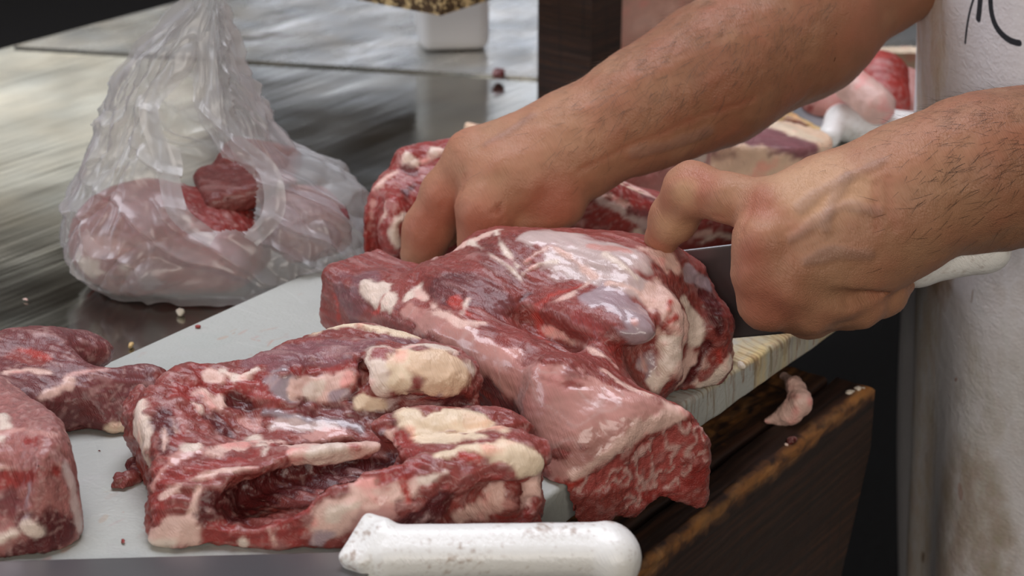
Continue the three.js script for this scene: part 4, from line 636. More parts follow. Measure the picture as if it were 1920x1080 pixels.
const paintRibs = [
  ['fat', 0.002, [[-0.0762, 0.1016, -1.2501, 0.0034], [-0.0775, 0.0953, -1.2467, 0.0026], [-0.071, 0.0975, -1.2482, 0.0031]]],
  ['fat', 0.002, [[-0.0569, 0.1043, -1.2542, 0.0028], [-0.0505, 0.1049, -1.2545, 0.0028]]],
  ['pink', 0.001, [[-0.0647, 0.0982, -1.2503, 0.0026], [-0.0595, 0.1005, -1.2516, 0.0021]]],
  ['muscle', 0, [[-0.0722, 0.0924, -1.2433, 0.0044], [-0.08, 0.0941, -1.2462, 0.0026]]],
  ['pink', 0.001, [[-0.0838, 0.0924, -1.2433, 0.0028], [-0.0963, 0.0857, -1.2352, 0.0033], [-0.1002, 0.0822, -1.2336, 0.0018]]],
  ['rose', 0, [[-0.1, 0.0747, -1.2282, 0.0018], [-0.1013, 0.0653, -1.2239, 0.0015]]],
  ['pink', 0.0006, [[-0.0898, 0.082, -1.2118, 0.0006], [-0.0901, 0.0752, -1.2049, 0.0008], [-0.0952, 0.063, -1.2086, 0.0006]]],
  ['fat', 0.0015, [[-0.0759, 0.0728, -1.2076, 0.0028], [-0.083, 0.0692, -1.1994, 0.0028], [-0.0838, 0.059, -1.1979, 0.0028], [-0.0809, 0.0529, -1.1996, 0.0023]]],
  ['deep', 0, [[-0.0717, 0.0868, -1.2322, 0.0038], [-0.0763, 0.0819, -1.2195, 0.0043]]],
  ['pink', 0.001, [[0.0569, 0.0787, -1.2745, 0.0026], [0.0757, 0.0616, -1.3271, 0.0047], [0.0892, 0.0624, -1.3003, 0.0049], [0.1012, 0.0728, -1.2445, 0.0039], [0.1098, 0.0675, -1.2364, 0.0034]]],
  ['lilac', 0, [[0.0581, 0.0711, -1.3041, 0.0024], [0.069, 0.0631, -1.331, 0.0019]]],
  ['cream', 0.001, [[0.0797, 0.0609, -1.3249, 0.003], [0.0857, 0.0785, -1.2477, 0.0026], [0.0939, 0.0743, -1.2518, 0.0021]]],
  ['muscle', 0, [[0.0907, 0.0771, -1.2441, 0.0018], [0.1036, 0.0715, -1.2405, 0.0026]]],
  ['red', 0, [[0.0905, 0.0608, -1.321, 0.0011], [0.1034, 0.0584, -1.3076, 0.0012], [0.1127, 0.0596, -1.2883, 0.0012]]],
  ['film', 0.001, [[0.0534, 0.0887, -1.2233, 0.002], [0.0663, 0.0775, -1.2205, 0.0028], [0.0819, 0.0707, -1.2241, 0.0038], [0.1005, 0.0559, -1.2269, 0.0044]]],
  ['pink', 0, [[0.0573, 0.0886, -1.2234, 0.0018], [0.0701, 0.082, -1.2229, 0.0023], [0.0845, 0.0728, -1.2259, 0.0018]]],
  ['muscle', 0, [[0.0845, 0.0704, -1.2251, 0.0031], [0.1004, 0.0634, -1.2291, 0.0033]]],
  ['brown', 0, [[0.051, 0.0892, -1.2255, 0.0013], [0.0611, 0.0885, -1.2238, 0.0013], [0.0688, 0.0844, -1.2239, 0.001]]],
  ['red', 0, [[0.0484, 0.0781, -1.2189, 0.0064], [0.0562, 0.0672, -1.2189, 0.0077], [0.0705, 0.0583, -1.2208, 0.0064]]],
  ['rose', 0, [[0.0434, 0.0651, -1.2172, 0.0033], [0.0511, 0.0621, -1.2181, 0.0026]]],
  ['fat', 0, [[0.0901, 0.0529, -1.2242, 0.0026], [0.0967, 0.0483, -1.2253, 0.0021]]],
  ['pink', 0.0006, [[0.1346, 0.0488, -1.2311, 0.0021], [0.1437, 0.0498, -1.232, 0.0016]]],
  ['fat', 0.0006, [[0.1388, 0.0432, -1.2312, 0.0013], [0.1503, 0.0483, -1.2324, 0.0016], [0.1583, 0.0466, -1.233, 0.0018]]],
  ['rose', 0, [[0.1296, 0.0435, -1.2304, 0.0021]]],
];
meat('rib_piece', FIELDS.ribs, [-0.13, 0.02, -1.4], [0.22, 0.13, -1.1], 0.002, tissue('red', paintRibs, unit(1, -0.2, 0.5)), 'red rib piece with fat strips held by the far hand', wetMeat, 'meat', true);

// ---------- the butcher ----------
const FX = -0.92, FZ = 0.39, LX = 0.39, LZ = 0.92, CX = 0.474, CZ = -1.29;   // facing, his left, where he stands
const B = (f, y, l) => [CX + FX * (f + 0.075 * (y - 0.1)) + LX * l, y, CZ + FZ * (f + 0.075 * (y - 0.1)) + LZ * l];
const Br = (f, y, l, r) => [...B(f, y, l), r];
const K = { // joints of the near (left) arm and hand: place and radius
  shoulder: Br(0, 0.5, 0.19, 0.062), elbow: [0.49, 0.205, -1.02, 0.046],
  fore2: [0.3088, 0.1709, -1.0303, 0.0405], fore1: [0.27, 0.1688, -1.0207, 0.0385], wrist: [0.2387, 0.1606, -1.0118, 0.036],
};
const nearArm = join(0.018,
  limb(0.03, [K.shoulder, K.elbow, K.fore2, K.fore1, K.wrist]),
  // back of the hand
  cone([0.2308, 0.1714, -1.0164], [0.1534, 0.1571, -0.9941], 0.027, 0.0185), cone([0.2289, 0.1642, -1.0036], [0.1482, 0.1407, -0.9763], 0.029, 0.02),
  cone([0.2284, 0.1548, -0.9974], [0.1612, 0.1242, -0.9693], 0.029, 0.0205), cone([0.2329, 0.1455, -1], [0.1871, 0.1146, -0.9761], 0.026, 0.019),
  ell([0.2014, 0.1455, -1], [0.045, 0.036, 0.02], 0, -0.3, -0.25));
let nearHand = join(0.005, nearArm,
  limb(0.006, [[0.1521, 0.1571, -0.9941, 0.0175], [0.1293, 0.1587, -1.0078, 0.0142], [0.108, 0.1572, -1.0267, 0.0162], [0.0992, 0.1348, -1.0389, 0.0142], [0.093, 0.117, -1.0477, 0.0112]]),
  limb(0.006, [[0.1469, 0.1438, -0.9743, 0.0185], [0.1445, 0.127, -0.9705, 0.0165], [0.1496, 0.1074, -0.973, 0.0165], [0.1787, 0.0908, -0.9931, 0.0145], [0.208, 0.0911, -1.015, 0.0125]]),
  limb(0.006, [[0.1603, 0.1235, -0.9668, 0.018], [0.1734, 0.1038, -0.9736, 0.0155], [0.201, 0.0955, -0.9951, 0.0138], [0.22, 0.0975, -1.0123, 0.012]]),
  limb(0.006, [[0.1886, 0.1132, -0.9755, 0.0165], [0.2055, 0.1, -0.9862, 0.0138], [0.224, 0.1002, -1.0004, 0.0122], [0.2339, 0.102, -1.0142, 0.0105]]),
  limb(0.008, [[0.2103, 0.1571, -1.0375, 0.021], [0.1894, 0.1271, -1.0574, 0.0165], [0.1607, 0.115, -1.0609, 0.0135]]),
  ell([0.1504, 0.1617, -0.9852], [0.012, 0.011, 0.01]), ell([0.145, 0.1478, -0.9641], [0.011, 0.012, 0.01]));
nearHand = carve(0.006, nearHand, limb(0.002, [[0.1521, 0.142, -0.9421, 0.0012], [0.1593, 0.1322, -0.9422, 0.005], [0.1757, 0.1202, -0.9458, 0.006], [0.1967, 0.1142, -0.9596, 0.005], [0.2151, 0.1146, -0.9761, 0.003]]), limb(0.002, [[0.1871, 0.1003, -0.97, 0.002], [0.2073, 0.0999, -0.9785, 0.003], [0.2298, 0.1034, -0.9985, 0.002]]));
const veinsNear = [[[0.2162, 0.1782, -0.9922], [0.1938, 0.1753, -0.9866], [0.1747, 0.1682, -0.9792], [0.1652, 0.1618, -0.9744]], [[0.208, 0.1618, -0.9744], [0.1896, 0.1632, -0.9749], [0.1737, 0.1576, -0.9682], [0.1578, 0.1507, -0.9609]], [[0.2019, 0.1421, -0.966], [0.1825, 0.1443, -0.9604], [0.1666, 0.1403, -0.9543]], [[0.1938, 0.1753, -0.9866], [0.1835, 0.1647, -0.9755], [0.1783, 0.1548, -0.967]]];
const A2 = { shoulder: Br(0.02, 0.5, -0.19, 0.062), elbow: [0.2716, 0.2388, -1.3002, 0.045] };
const farArm = join(0.018,
  limb(0.03, [A2.shoulder, A2.elbow, [0.2033, 0.1994, -1.2509, 0.0465], [0.1403, 0.1752, -1.2135, 0.044], [0.0877, 0.156, -1.1923, 0.034], [0.0455, 0.1401, -1.1791, 0.0295]]),
  cone([0.136, 0.1539, -1.1991], [0.0545, 0.1316, -1.1733], 0.02, 0.021),
  cone([0.0401, 0.1435, -1.1838], [-0.0237, 0.127, -1.1746], 0.025, 0.0205), cone([0.0418, 0.135, -1.1747], [-0.0163, 0.1173, -1.1596], 0.0265, 0.022), cone([0.0452, 0.1283, -1.1665], [0.009, 0.115, -1.15], 0.024, 0.0215));
const farHand = join(0.006, farArm,
  limb(0.008, [[-0.0255, 0.1257, -1.1741, 0.0205], [-0.0447, 0.1015, -1.1714, 0.017], [-0.058, 0.0759, -1.1715, 0.0165], [-0.0631, 0.057, -1.171, 0.0145]]),
  limb(0.01, [[-0.0036, 0.1193, -1.154, 0.0235], [-0.0168, 0.1012, -1.1409, 0.0195], [-0.018, 0.0796, -1.1372, 0.0165], [-0.0126, 0.069, -1.1392, 0.0145]]),
  limb(0.01, [[0.0389, 0.1249, -1.1596, 0.0205], [0.0295, 0.106, -1.1516, 0.0195], [0.009, 0.0917, -1.1456, 0.0155]]),
  limb(0.008, [[-0.0205, 0.1187, -1.2059, 0.018], [-0.0416, 0.0895, -1.2098, 0.0155], [-0.0486, 0.0633, -1.2041, 0.013]]),
  limb(0.008, [[-0.0076, 0.1124, -1.2303, 0.017], [-0.027, 0.0845, -1.2348, 0.015], [-0.0348, 0.0615, -1.2305, 0.0125]]),
  limb(0.008, [[0.0077, 0.1076, -1.2446, 0.015], [-0.0117, 0.0812, -1.2497, 0.0125], [-0.0176, 0.0633, -1.2476, 0.011]]));
const veinsFar = [[[0.1297, 0.1514, -1.1709], [0.1042, 0.1457, -1.1652], [0.0789, 0.1398, -1.1605]], [[0.018, 0.1498, -1.1702], [0, 0.1424, -1.1638], [-0.0144, 0.1348, -1.1584]]];
const withVeins = (f, list, r) => join(0.004, f, ...list.map((p) => limb(0.003, p.map((q) => [...q, r]))));
const nearField = nearHand, farField = withVeins(farHand, veinsFar, 0.0);
const torsoField = join(0.06,
  limb(0.05, [Br(-0.01, -0.12, 0, 0.135), Br(0, 0.12, 0, 0.135), Br(0.01, 0.36, 0, 0.13)]), cone(B(0, 0.47, -0.13), B(0, 0.47, 0.13), 0.075, 0.075),
  cone(B(0, -0.1, -0.07), B(0, -0.1, 0.07), 0.12, 0.12), limb(0.03, [Br(0.02, 0.52, 0, 0.058), Br(0.05, 0.63, 0, 0.054)]),
  limb(0.04, [Br(-0.02, -0.15, 0.09, 0.09), Br(-0.02, -0.48, 0.1, 0.062), Br(-0.03, -0.84, 0.1, 0.045)]), limb(0.04, [Br(-0.02, -0.15, -0.09, 0.09), Br(-0.02, -0.48, -0.1, 0.062), Br(-0.03, -0.84, -0.1, 0.045)]),
  limb(0.02, [Br(-0.05, -0.86, 0.1, 0.042), Br(0.12, -0.872, 0.12, 0.03)]), limb(0.02, [Br(-0.05, -0.86, -0.1, 0.042), Br(0.12, -0.872, -0.12, 0.03)]));
const headField = join(0.02, ell(B(0.09, 0.75, 0), [0.098, 0.115, 0.078], Math.atan2(-FZ, FX)), ell(B(0.13, 0.695, 0), [0.06, 0.06, 0.05], Math.atan2(-FZ, FX)), ell(B(0.19, 0.735, 0), [0.018, 0.022, 0.012], Math.atan2(-FZ, FX)),
  ell(B(0.175, 0.685, 0), [0.012, 0.008, 0.022], Math.atan2(-FZ, FX)), ell(B(0.085, 0.74, 0.08), [0.02, 0.03, 0.01], Math.atan2(-FZ, FX)), ell(B(0.085, 0.74, -0.08), [0.02, 0.03, 0.01], Math.atan2(-FZ, FX)), ell(B(0.172, 0.762, 0.03), [0.008, 0.007, 0.012], Math.atan2(-FZ, FX)), ell(B(0.172, 0.762, -0.03), [0.008, 0.007, 0.012], Math.atan2(-FZ, FX)), cone(B(0.03, 0.58, 0), B(0.06, 0.68, 0), 0.056, 0.056));
const SKIN = srgb(176, 129, 99), SKINRED = srgb(172, 98, 78), SKINTAN = srgb(148, 103, 76), SKINPALE = srgb(204, 160, 124), VEIN = srgb(138, 112, 108), NAIL = srgb(214, 160, 140);
const mix3 = (a, b, t) => [lerp(a[0], b[0], t), lerp(a[1], b[1], t), lerp(a[2], b[2], t)];
function skinLook(redSpots, paleSpots, veins, wrist, dir, creases) {
  return (x, y, z) => {
    const a = fbm(x * 34, y * 34, z * 34, 3), b = n3(x * 95, y * 95, z * 95), fine = n3(x * 420, y * 420, z * 420);
    const along = (x - wrist[0]) * dir[0] + (y - wrist[1]) * dir[1] + (z - wrist[2]) * dir[2];   // grows towards the elbow
    let c = mix3(SKIN, SKINTAN, sstep(-0.02, 0.1, along + a * 0.05));
    c = mix3(c, SKINRED, clamp(0.22 + a * 0.9 + b * 0.3) * 0.5);
    c = mix3(c, SKINPALE, clamp(-a * 0.8 + b * 0.25 - 0.05) * 0.6);
    for (const [p, r] of redSpots) c = mix3(c, SKINRED, 0.65 * sstep(r, r * 0.2, hypot(x - p[0], y - p[1], z - p[2]) + a * r * 0.6));
    for (const [p, r] of paleSpots) c = mix3(c, SKINPALE, 0.8 * sstep(r, r * 0.3, hypot(x - p[0], y - p[1], z - p[2]) + a * r * 0.6));
    let h = 0.0006 * b + 0.0002 * fine + 0.0012 * a;
    for (const v of veins) { const d = strokeDist(v.map((p) => [...p, 0]), x, y, z) + a * 0.006 + b * 0.001; c = mix3(c, VEIN, 0.3 * sstep(0.005, 0.0012, d)); h += 0.0011 * sstep(0.0052, 0.0005, d); }
    for (const v of creases) { const d = strokeDist(v.map((p) => [...p, 0]), x, y, z); h -= 0.0008 * sstep(0.003, 0.0004, d); c = mix3(c, SKINRED, 0.2 * sstep(0.004, 0.001, d)); }
    const k = 1 + 0.07 * fine + 0.12 * a; return [c[0] * k, c[1] * k, c[2] * k, h];
  };
}
// a point on the surface of a field next to p, for things that lie in the skin
function onto(f, p) { let [x, y, z] = p; const e = 0.0008; for (let i = 0; i < 12; i++) { const d = f(x, y, z), gx = f(x + e, y, z) - f(x - e, y, z), gy = f(x, y + e, z) - f(x, y - e, z), gz = f(x, y, z + e) - f(x, y, z - e), l = hypot(gx, gy, gz) || 1; x -= gx / l * d; y -= gy / l * d; z -= gz / l * d; } return [x, y, z]; }
const nearVeins = veinsNear.map((v) => v.map((p) => onto(nearHand, p))), farVeins = veinsFar.map((v) => v.map((p) => onto(farHand, p)));
const nearCreases = [[[0.206, 0.1821, -0.9721], [0.207, 0.1716, -0.9568], [0.2085, 0.1606, -0.9521]], [[0.2136, 0.1849, -0.9733], [0.2145, 0.1716, -0.9568], [0.2187, 0.157, -0.9614]], [[0.1331, 0.1773, -0.9809], [0.134, 0.1618, -0.9744], [0.1352, 0.1506, -0.9696]], [[0.1143, 0.1526, -0.9813], [0.1097, 0.1448, -0.9888]]].map((v) => v.map((p) => onto(nearHand, p)));
const farCreases = [[[-0.0327, 0.1249, -1.1433], [-0.0335, 0.1053, -1.135]], [[-0.007, 0.1139, -1.1169], [-0.0042, 0.1074, -1.1142], [0, 0.1026, -1.1122]], [[-0.0122, 0.109, -1.1149], [-0.0052, 0.1097, -1.1152]], [[-0.0502, 0.1034, -1.1451], [-0.0395, 0.1001, -1.1437]], [[-0.052, 0.0985, -1.143], [-0.0413, 0.0945, -1.1413]], [[0.0459, 0.1315, -1.1353], [0.0776, 0.1429, -1.1401], [0.12, 0.1575, -1.1463], [0.1637, 0.1708, -1.1628]]].map((v) => v.map((p) => onto(farHand, p)));
const nearLook = skinLook([[[0.107, 0.1672, -1.0092], 0.022], [[0.1475, 0.1629, -0.9802], 0.02], [[0.1363, 0.143, -0.9555], 0.02], [[0.1475, 0.1148, -0.9599], 0.03], [[0.0924, 0.1195, -1.0411], 0.012]], [[[0.1028, 0.1612, -1.0121], 0.014], [[0.0977, 0.1348, -1.028], 0.016], [[0.1774, 0.1759, -0.9803], 0.035]], nearVeins, K.wrist, unit(K.fore2[0] - K.wrist[0], K.fore2[1] - K.wrist[1], K.fore2[2] - K.wrist[2]), nearCreases);
const farLook = skinLook([[[-0.047, 0.1016, -1.1552], 0.03], [[-0.0584, 0.078, -1.156], 0.03], [[0.0282, 0.112, -1.127], 0.03], [[-0.0212, 0.099, -1.1215], 0.03]], [], farVeins, [0.0455, 0.1401, -1.1791], unit(0.8, 0.5, -0.3), farCreases);
const plainSkin = (x, y, z) => { const a = fbm(x * 30, y * 30, z * 30, 3); return [...mix3(SKIN, SKINRED, clamp(0.2 + a)), 0]; };
const person = base('person', CX, -0.9, CZ);
tag(person, 'person in a stained white apron cutting meat with bare forearms', 'person');
const skin = new THREE.MeshPhysicalMaterial({ vertexColors: true, roughness: 0.5, specularIntensity: 0.7, sheen: 0.15, sheenColor: new THREE.Color(0.9, 0.5, 0.4), sheenRoughness: 0.5, bumpMap: rep(skinBump, 1, 1), bumpScale: 0.00045 });
const place = (o) => { o.geometry.translate(-CX, 0.9, -CZ); return o; };
{
  const near = finish(polygonise(nearHand, [0.06, 0.0, -1.13], [0.42, 0.25, -0.93], 0.0021), nearLook, 30);
  const nearUp = finish(polygonise(nearArm, [0.41, 0.1, -1.2], [0.66, 0.6, -0.93], 0.008), plainSkin, 30);
  const far = finish(polygonise(farHand, [-0.1, 0.0, -1.36], [0.22, 0.32, -1.08], 0.0022), farLook, 30);
  const farUp = finish(polygonise(farArm, [0.215, 0.1, -1.62], [0.52, 0.6, -1.14], 0.006), farLook, 30);
  const trunk = finish(polygonise(torsoField, [0.1, -0.92, -1.62], [0.8, 0.72, -0.95], 0.014), plainSkin, 30);
  const head = finish(polygonise(headField, [0.1, 0.55, -1.5], [0.7, 0.9, -1.05], 0.006), plainSkin, 30);
  place(mesh('body', mergeGeometries([near, nearUp, far, farUp, trunk, head]), skin, person));
  // hair on arms and hands: short tapering strands lying towards the hand
  const strands = (g, wrist, dir, n, near) => {
    const P = g.attributes.position, N = g.attributes.normal, pos = [], idx = []; let made = 0, tries = 0;
    while (made < n && tries++ < n * 60) {
      const i = floor(rnd() * P.count), p = V3(P.getX(i), P.getY(i), P.getZ(i)), m = V3(N.getX(i), N.getY(i), N.getZ(i)), al = (p.x - wrist[0]) * dir[0] + (p.y - wrist[1]) * dir[1] + (p.z - wrist[2]) * dir[2];
      const dens = sstep(-0.05, 0.05, al) * (0.35 + 0.65 * sstep(-0.3, 0.5, m.y)) + 0.06 * sstep(-0.1, -0.03, al) * max(0, m.y);
      if (rnd() > dens) continue;
      const d = V3(-dir[0] + rr(-0.5, 0.5), -dir[1] + rr(-0.5, 0.5) - 0.3, -dir[2] + rr(-0.5, 0.5)); d.addScaledVector(m, -d.dot(m)).normalize();
      const l = rr(0.006, 0.014), w = rr(0.00006, 0.00011), s = V3().crossVectors(m, d).normalize().multiplyScalar(w), lift = rr(0.15, 0.5), o = pos.length / 3;
      const q1 = p.clone().addScaledVector(d, l * 0.5).addScaledVector(m, l * lift * 0.7), q2 = p.clone().addScaledVector(d, l).addScaledVector(m, l * lift);
      for (const v of [p.clone().add(s), p.clone().sub(s), q1.clone().addScaledVector(s, 0.8), q1.clone().addScaledVector(s, -0.8), q2]) pos.push(v.x, v.y, v.z);
      idx.push(o, o + 1, o + 2, o + 1, o + 3, o + 2, o + 2, o + 3, o + 4); made++;
    }
    const h = new THREE.BufferGeometry(); h.setAttribute('position', new THREE.Float32BufferAttribute(pos, 3)); h.setIndex(idx); h.computeVertexNormals(); return h;
  };
  const hairMat = new THREE.MeshStandardMaterial({ color: new THREE.Color(0.035, 0.024, 0.018), roughness: 0.6, side: THREE.DoubleSide });
  const hairFair = new THREE.MeshStandardMaterial({ color: new THREE.Color(0.11, 0.07, 0.045), roughness: 0.6, side: THREE.DoubleSide });
  const dn = unit(K.fore2[0] - K.wrist[0], K.fore2[1] - K.wrist[1], K.fore2[2] - K.wrist[2]);
  tag(place(mesh('arm_hair', strands(near, K.wrist, dn, 2600), hairMat, person)), 'fine dark hair on the near forearm', null, null, 'stuff');
  tag(place(mesh('arm_hair', strands(far, [0.0455, 0.1401, -1.1791], unit(0.8, 0.5, -0.3), 2200), hairFair, person)), 'fine brown hair on the far forearm', null, null, 'stuff');
  const cloth = new THREE.MeshStandardMaterial({ color: new THREE.Color(0.34, 0.35, 0.38), roughness: 0.9, bumpMap: rep(fleshBump, 4, 4), bumpScale: 0.002 });
  const dark = new THREE.MeshStandardMaterial({ color: new THREE.Color(0.03, 0.032, 0.04), roughness: 0.9 });
  const shirtField = (x, y, z) => max(join(0.05, torsoField, cone(K.shoulder, K.elbow, 0.062, 0.05), cone(A2.shoulder, A2.elbow, 0.062, 0.05))(x, y, z) - 0.008, -0.12 - y, y - 0.56, 0.27 - y + 0.8 * sstep(0.2, 0.14, hypot(x - CX, z - CZ)));
  const g1 = finish(polygonise(shirtField, [0.1, -0.15, -1.66], [0.8, 0.6, -0.93], 0.012), () => [1, 1, 1, 0], 10); place(mesh('shirt', g1, cloth, person));
  const g2 = finish(polygonise((x, y, z) => max(torsoField(x, y, z) - 0.004, y + 0.12, -0.85 - y), [0.1, -0.9, -1.62], [0.8, -0.08, -0.95], 0.014), () => [1, 1, 1, 0], 10); place(mesh('trousers', g2, dark, person));
  const g3 = finish(polygonise((x, y, z) => max(headField(x, y, z) - 0.008, 0.77 - y + 0.9 * max(0, (x - CX) * FX + (z - CZ) * FZ - 0.08)), [0.1, 0.6, -1.5], [0.7, 0.92, -1.05], 0.008), () => [1, 1, 1, 0], 10); place(mesh('hair', g3, dark, person));
}
// apron: a stiff white cloth wrapped round the front, writing in marker on the bib
{
  const AW = 0.9, AH = 1.1, c = document.createElement('canvas'); c.width = 1440; c.height = 1760; const x = c.getContext('2d'), S = 1600;   // pixels a metre
  x.fillStyle = '#efeced'; x.fillRect(0, 0, 1440, 1760);
  for (let i = 0; i < 1800; i++) { const a = rr(0, 1440), b = rr(0, 1760), r = rr(6, 46); x.fillStyle = `rgba(${rnd() < 0.6 ? '206,202,202' : '244,242,242'},${rr(0.02, 0.08)})`; x.beginPath(); x.ellipse(a, b, r * 0.6, r, rr(-0.4, 0.4), 0, 7); x.fill(); }
  const stain = (a, b, w, h, n, col, al) => { for (let i = 0; i < n; i++) { const t = rnd() * 6.283, q = sqrt(rnd()); x.fillStyle = `rgba(${col},${rr(al * 0.2, al)})`; x.beginPath(); x.ellipse(a + cos(t) * q * w, b + sin(t) * q * h, rr(3, 16), rr(6, 40), rr(-0.3, 0.3), 0, 7); x.fill(); } };
  // brown streaks down the folded side, a large washed-out stain low on the front
  const PX = (s) => (s + AW / 2) * S, PY = (y) => (0.48 - y) * S;
  stain(PX(-0.06), PY(0.0), 46, 800, 900, '206,180,146', 0.1);
  for (let i = 0; i < 160; i++) { const a = PX(rr(-0.09, -0.025)), b = PY(rr(-0.4, 0.3)); x.strokeStyle = `rgba(${rnd() < 0.5 ? '168,128,84' : '190,168,140'},${rr(0.05, 0.22)})`; x.lineWidth = rr(1, 4); x.beginPath(); x.moveTo(a, b); x.lineTo(a + rr(-5, 5), b + rr(20, 120)); x.stroke(); }
  stain(PX(0.025), PY(-0.19), 60, 120, 420, '146,126,98', 0.07);
  stain(PX(-0.03), PY(0.03), 30, 60, 160, '140,104,70', 0.12);
  stain(PX(0.07), PY(-0.1), 120, 260, 300, '150,130,104', 0.06);
  // marker strokes
  x.strokeStyle = '#2a2c32'; x.lineCap = 'round'; x.lineJoin = 'round';
  const pen = (w, ...p) => { x.lineWidth = w; x.beginPath(); x.moveTo(PX(p[0][0]), PY(p[0][1])); for (let i = 1; i + 1 < p.length; i += 2) x.quadraticCurveTo(PX(p[i][0]), PY(p[i][1]), PX(p[i + 1][0]), PY(p[i + 1][1])); x.stroke(); };
  pen(3, [0.0056, 0.231], [-0.003, 0.216], [-0.005, 0.193]);
  pen(8, [0.0105, 0.243], [0.011, 0.225], [0.0088, 0.214]);
  pen(6, [0.0045, 0.23], [0.007, 0.235], [0.0105, 0.232]);
  pen(7, [0.022, 0.246], [0.0175, 0.22], [0.029, 0.211], [0.037, 0.205], [0.0455, 0.206]);
  pen(6, [0.04, 0.245], [0.0425, 0.243], [0.045, 0.246]);
  for (let i = 0; i < 90; i++) { const a = rr(100, 1300), b = rr(200, 1700); x.fillStyle = `rgba(${rnd() < 0.6 ? '150,84,66' : '130,104,80'},${rr(0.25, 0.8)})`; x.beginPath(); x.ellipse(a, b, rr(1, 4), rr(2, 12), rr(-0.5, 0.5), 0, 7); x.fill(); }
  const t = new THREE.CanvasTexture(c); t.colorSpace = THREE.SRGBColorSpace;
  const m = new THREE.MeshStandardMaterial({ map: t, roughness: 0.82, side: THREE.DoubleSide, bumpMap: rep(fleshBump, 7, 9), bumpScale: 0.0008 });
  const g = grid(220, 120, (a, b) => {
    const s = (a - 0.5) * AW, y = -0.62 + b * AH, th = s / 0.182, cs = cos(th), sn = sin(th), drop = sstep(0.2, -0.5, y);
    const fold = 0.006 * sin(th * 9 + 2 * n3(th, y * 2, 3)) * (0.4 + drop) + 0.014 * n3(th * 2.1, y * 1.6, 8) + 0.012 * drop * sin(th * 4.2 + 1);
    const p = B(cs * (0.166 + fold), y, sn * (0.196 + fold)); return [p[0] - CX, p[1] + 0.9, p[2] - CZ, a, b];
  });
  const ap = mesh('apron', g, m, person); tag(ap, 'white apron with brown stains and black marker strokes');
  const tie = new THREE.MeshStandardMaterial({ color: new THREE.Color(0.6, 0.58, 0.55), roughness: 0.9 });
  const strap = (pts) => { const g = new THREE.TubeGeometry(new THREE.CatmullRomCurve3(pts.map((p) => V3(...p))), 24, 0.006, 6); mesh('apron_strap', place({ geometry: g }).geometry, tie, person); };
  strap([B(0.14, 0.47, 0.09), B(0.09, 0.55, 0.1), B(-0.02, 0.585, 0.07), B(-0.06, 0.58, 0)]); strap([B(0.14, 0.47, -0.09), B(0.09, 0.55, -0.1), B(-0.02, 0.585, -0.07), B(-0.06, 0.58, 0)]);
}

// ---------- smaller cuts of meat, scraps ----------
const plainMeat = (name, parts, k, cell, ground, patches, label, opt = {}, material = dullMeat, category = 'meat') => {
  const f = opt.field ?? join(k, ...parts), b = opt.box;
  return meat(name, f, b[0], b[1], cell, tissue(ground, patches, opt.grain ?? unit(1, 0.2, 0.4), opt), label, material, category);
};
const around = (c, r) => [[c[0] - r[0], c[1] - r[1], c[2] - r[2]], [c[0] + r[0], c[1] + r[1], c[2] + r[2]]];
// rind-on chop and other cuts beyond the hands
plainMeat('rind_chop', [], 0, 0.0028, 'peach', [
  ['leanp', 0, [[0.1677, 0.062, -1.4107, 0.016], [0.1924, 0.063, -1.4174, 0.02], [0.2173, 0.063, -1.4077, 0.018], [0.2445, 0.062, -1.3862, 0.012]]], ['leanp', 0, [[0.1896, 0.063, -1.4315, 0.014], [0.2108, 0.063, -1.4244, 0.014]]],
  ['cream', 0.001, [[0.1468, 0.062, -1.397, 0.005], [0.1752, 0.062, -1.3808, 0.004], [0.2084, 0.062, -1.3729, 0.004], [0.2429, 0.061, -1.3758, 0.005]]], ['cream', 0.001, [[0.1967, 0.062, -1.4533, 0.007], [0.2258, 0.062, -1.4375, 0.007], [0.2439, 0.062, -1.4107, 0.006]]],
], 'rind-on chop with a purple cut face lying beyond the knife hand', { box: [[0.1, 0.02, -1.7], [0.34, 0.08, -1.33]], vein: 0.15, rough: 0.4,
  field: lump([[0.1361, -1.4191], [0.1641, -1.4376], [0.1993, -1.4722], [0.2376, -1.4547], [0.2635, -1.4191], [0.2418, -1.3922], [0.2026, -1.3895], [0.1649, -1.4002]], [[0.1464, -1.3929, 0.062], [0.1945, -1.4356, 0.064], [0.1883, -1.3832, 0.063], [0.2487, -1.3862, 0.062], [0.2274, -1.4174, 0.063]], 0.0285, 0.005) });
plainMeat('fat_edged_block', [], 0, 0.0026, 'rose', [['fat', 0.0015, [[0.1131, 0.07, -1.3532, 0.012], [0.1384, 0.07, -1.3545, 0.012], [0.1531, 0.068, -1.3539, 0.009]]], ['pink', 0, [[0.1462, 0.045, -1.383, 0.02], [0.156, 0.04, -1.3842, 0.014]]], ['skin', 0, [[0.0936, 0.05, -1.3686, 0.03], [0.1232, 0.045, -1.3637, 0.02]]]],
  'pink block of meat with a white fat edge between the two hands', { box: [[0.04, 0.02, -1.55], [0.2, 0.09, -1.26]], vein: 0.1, rough: 0.4,
    field: lump([[0.0689, -1.3425], [0.1029, -1.3854], [0.1407, -1.3786], [0.1577, -1.3841], [0.1563, -1.3661], [0.1348, -1.3511], [0.0922, -1.3424]], [[0.0791, -1.3417, 0.066], [0.1217, -1.3558, 0.07], [0.1511, -1.3549, 0.069], [0.1464, -1.3469, 0.062], [0.1002, -1.3417, 0.055]], 0.0285, 0.007) });
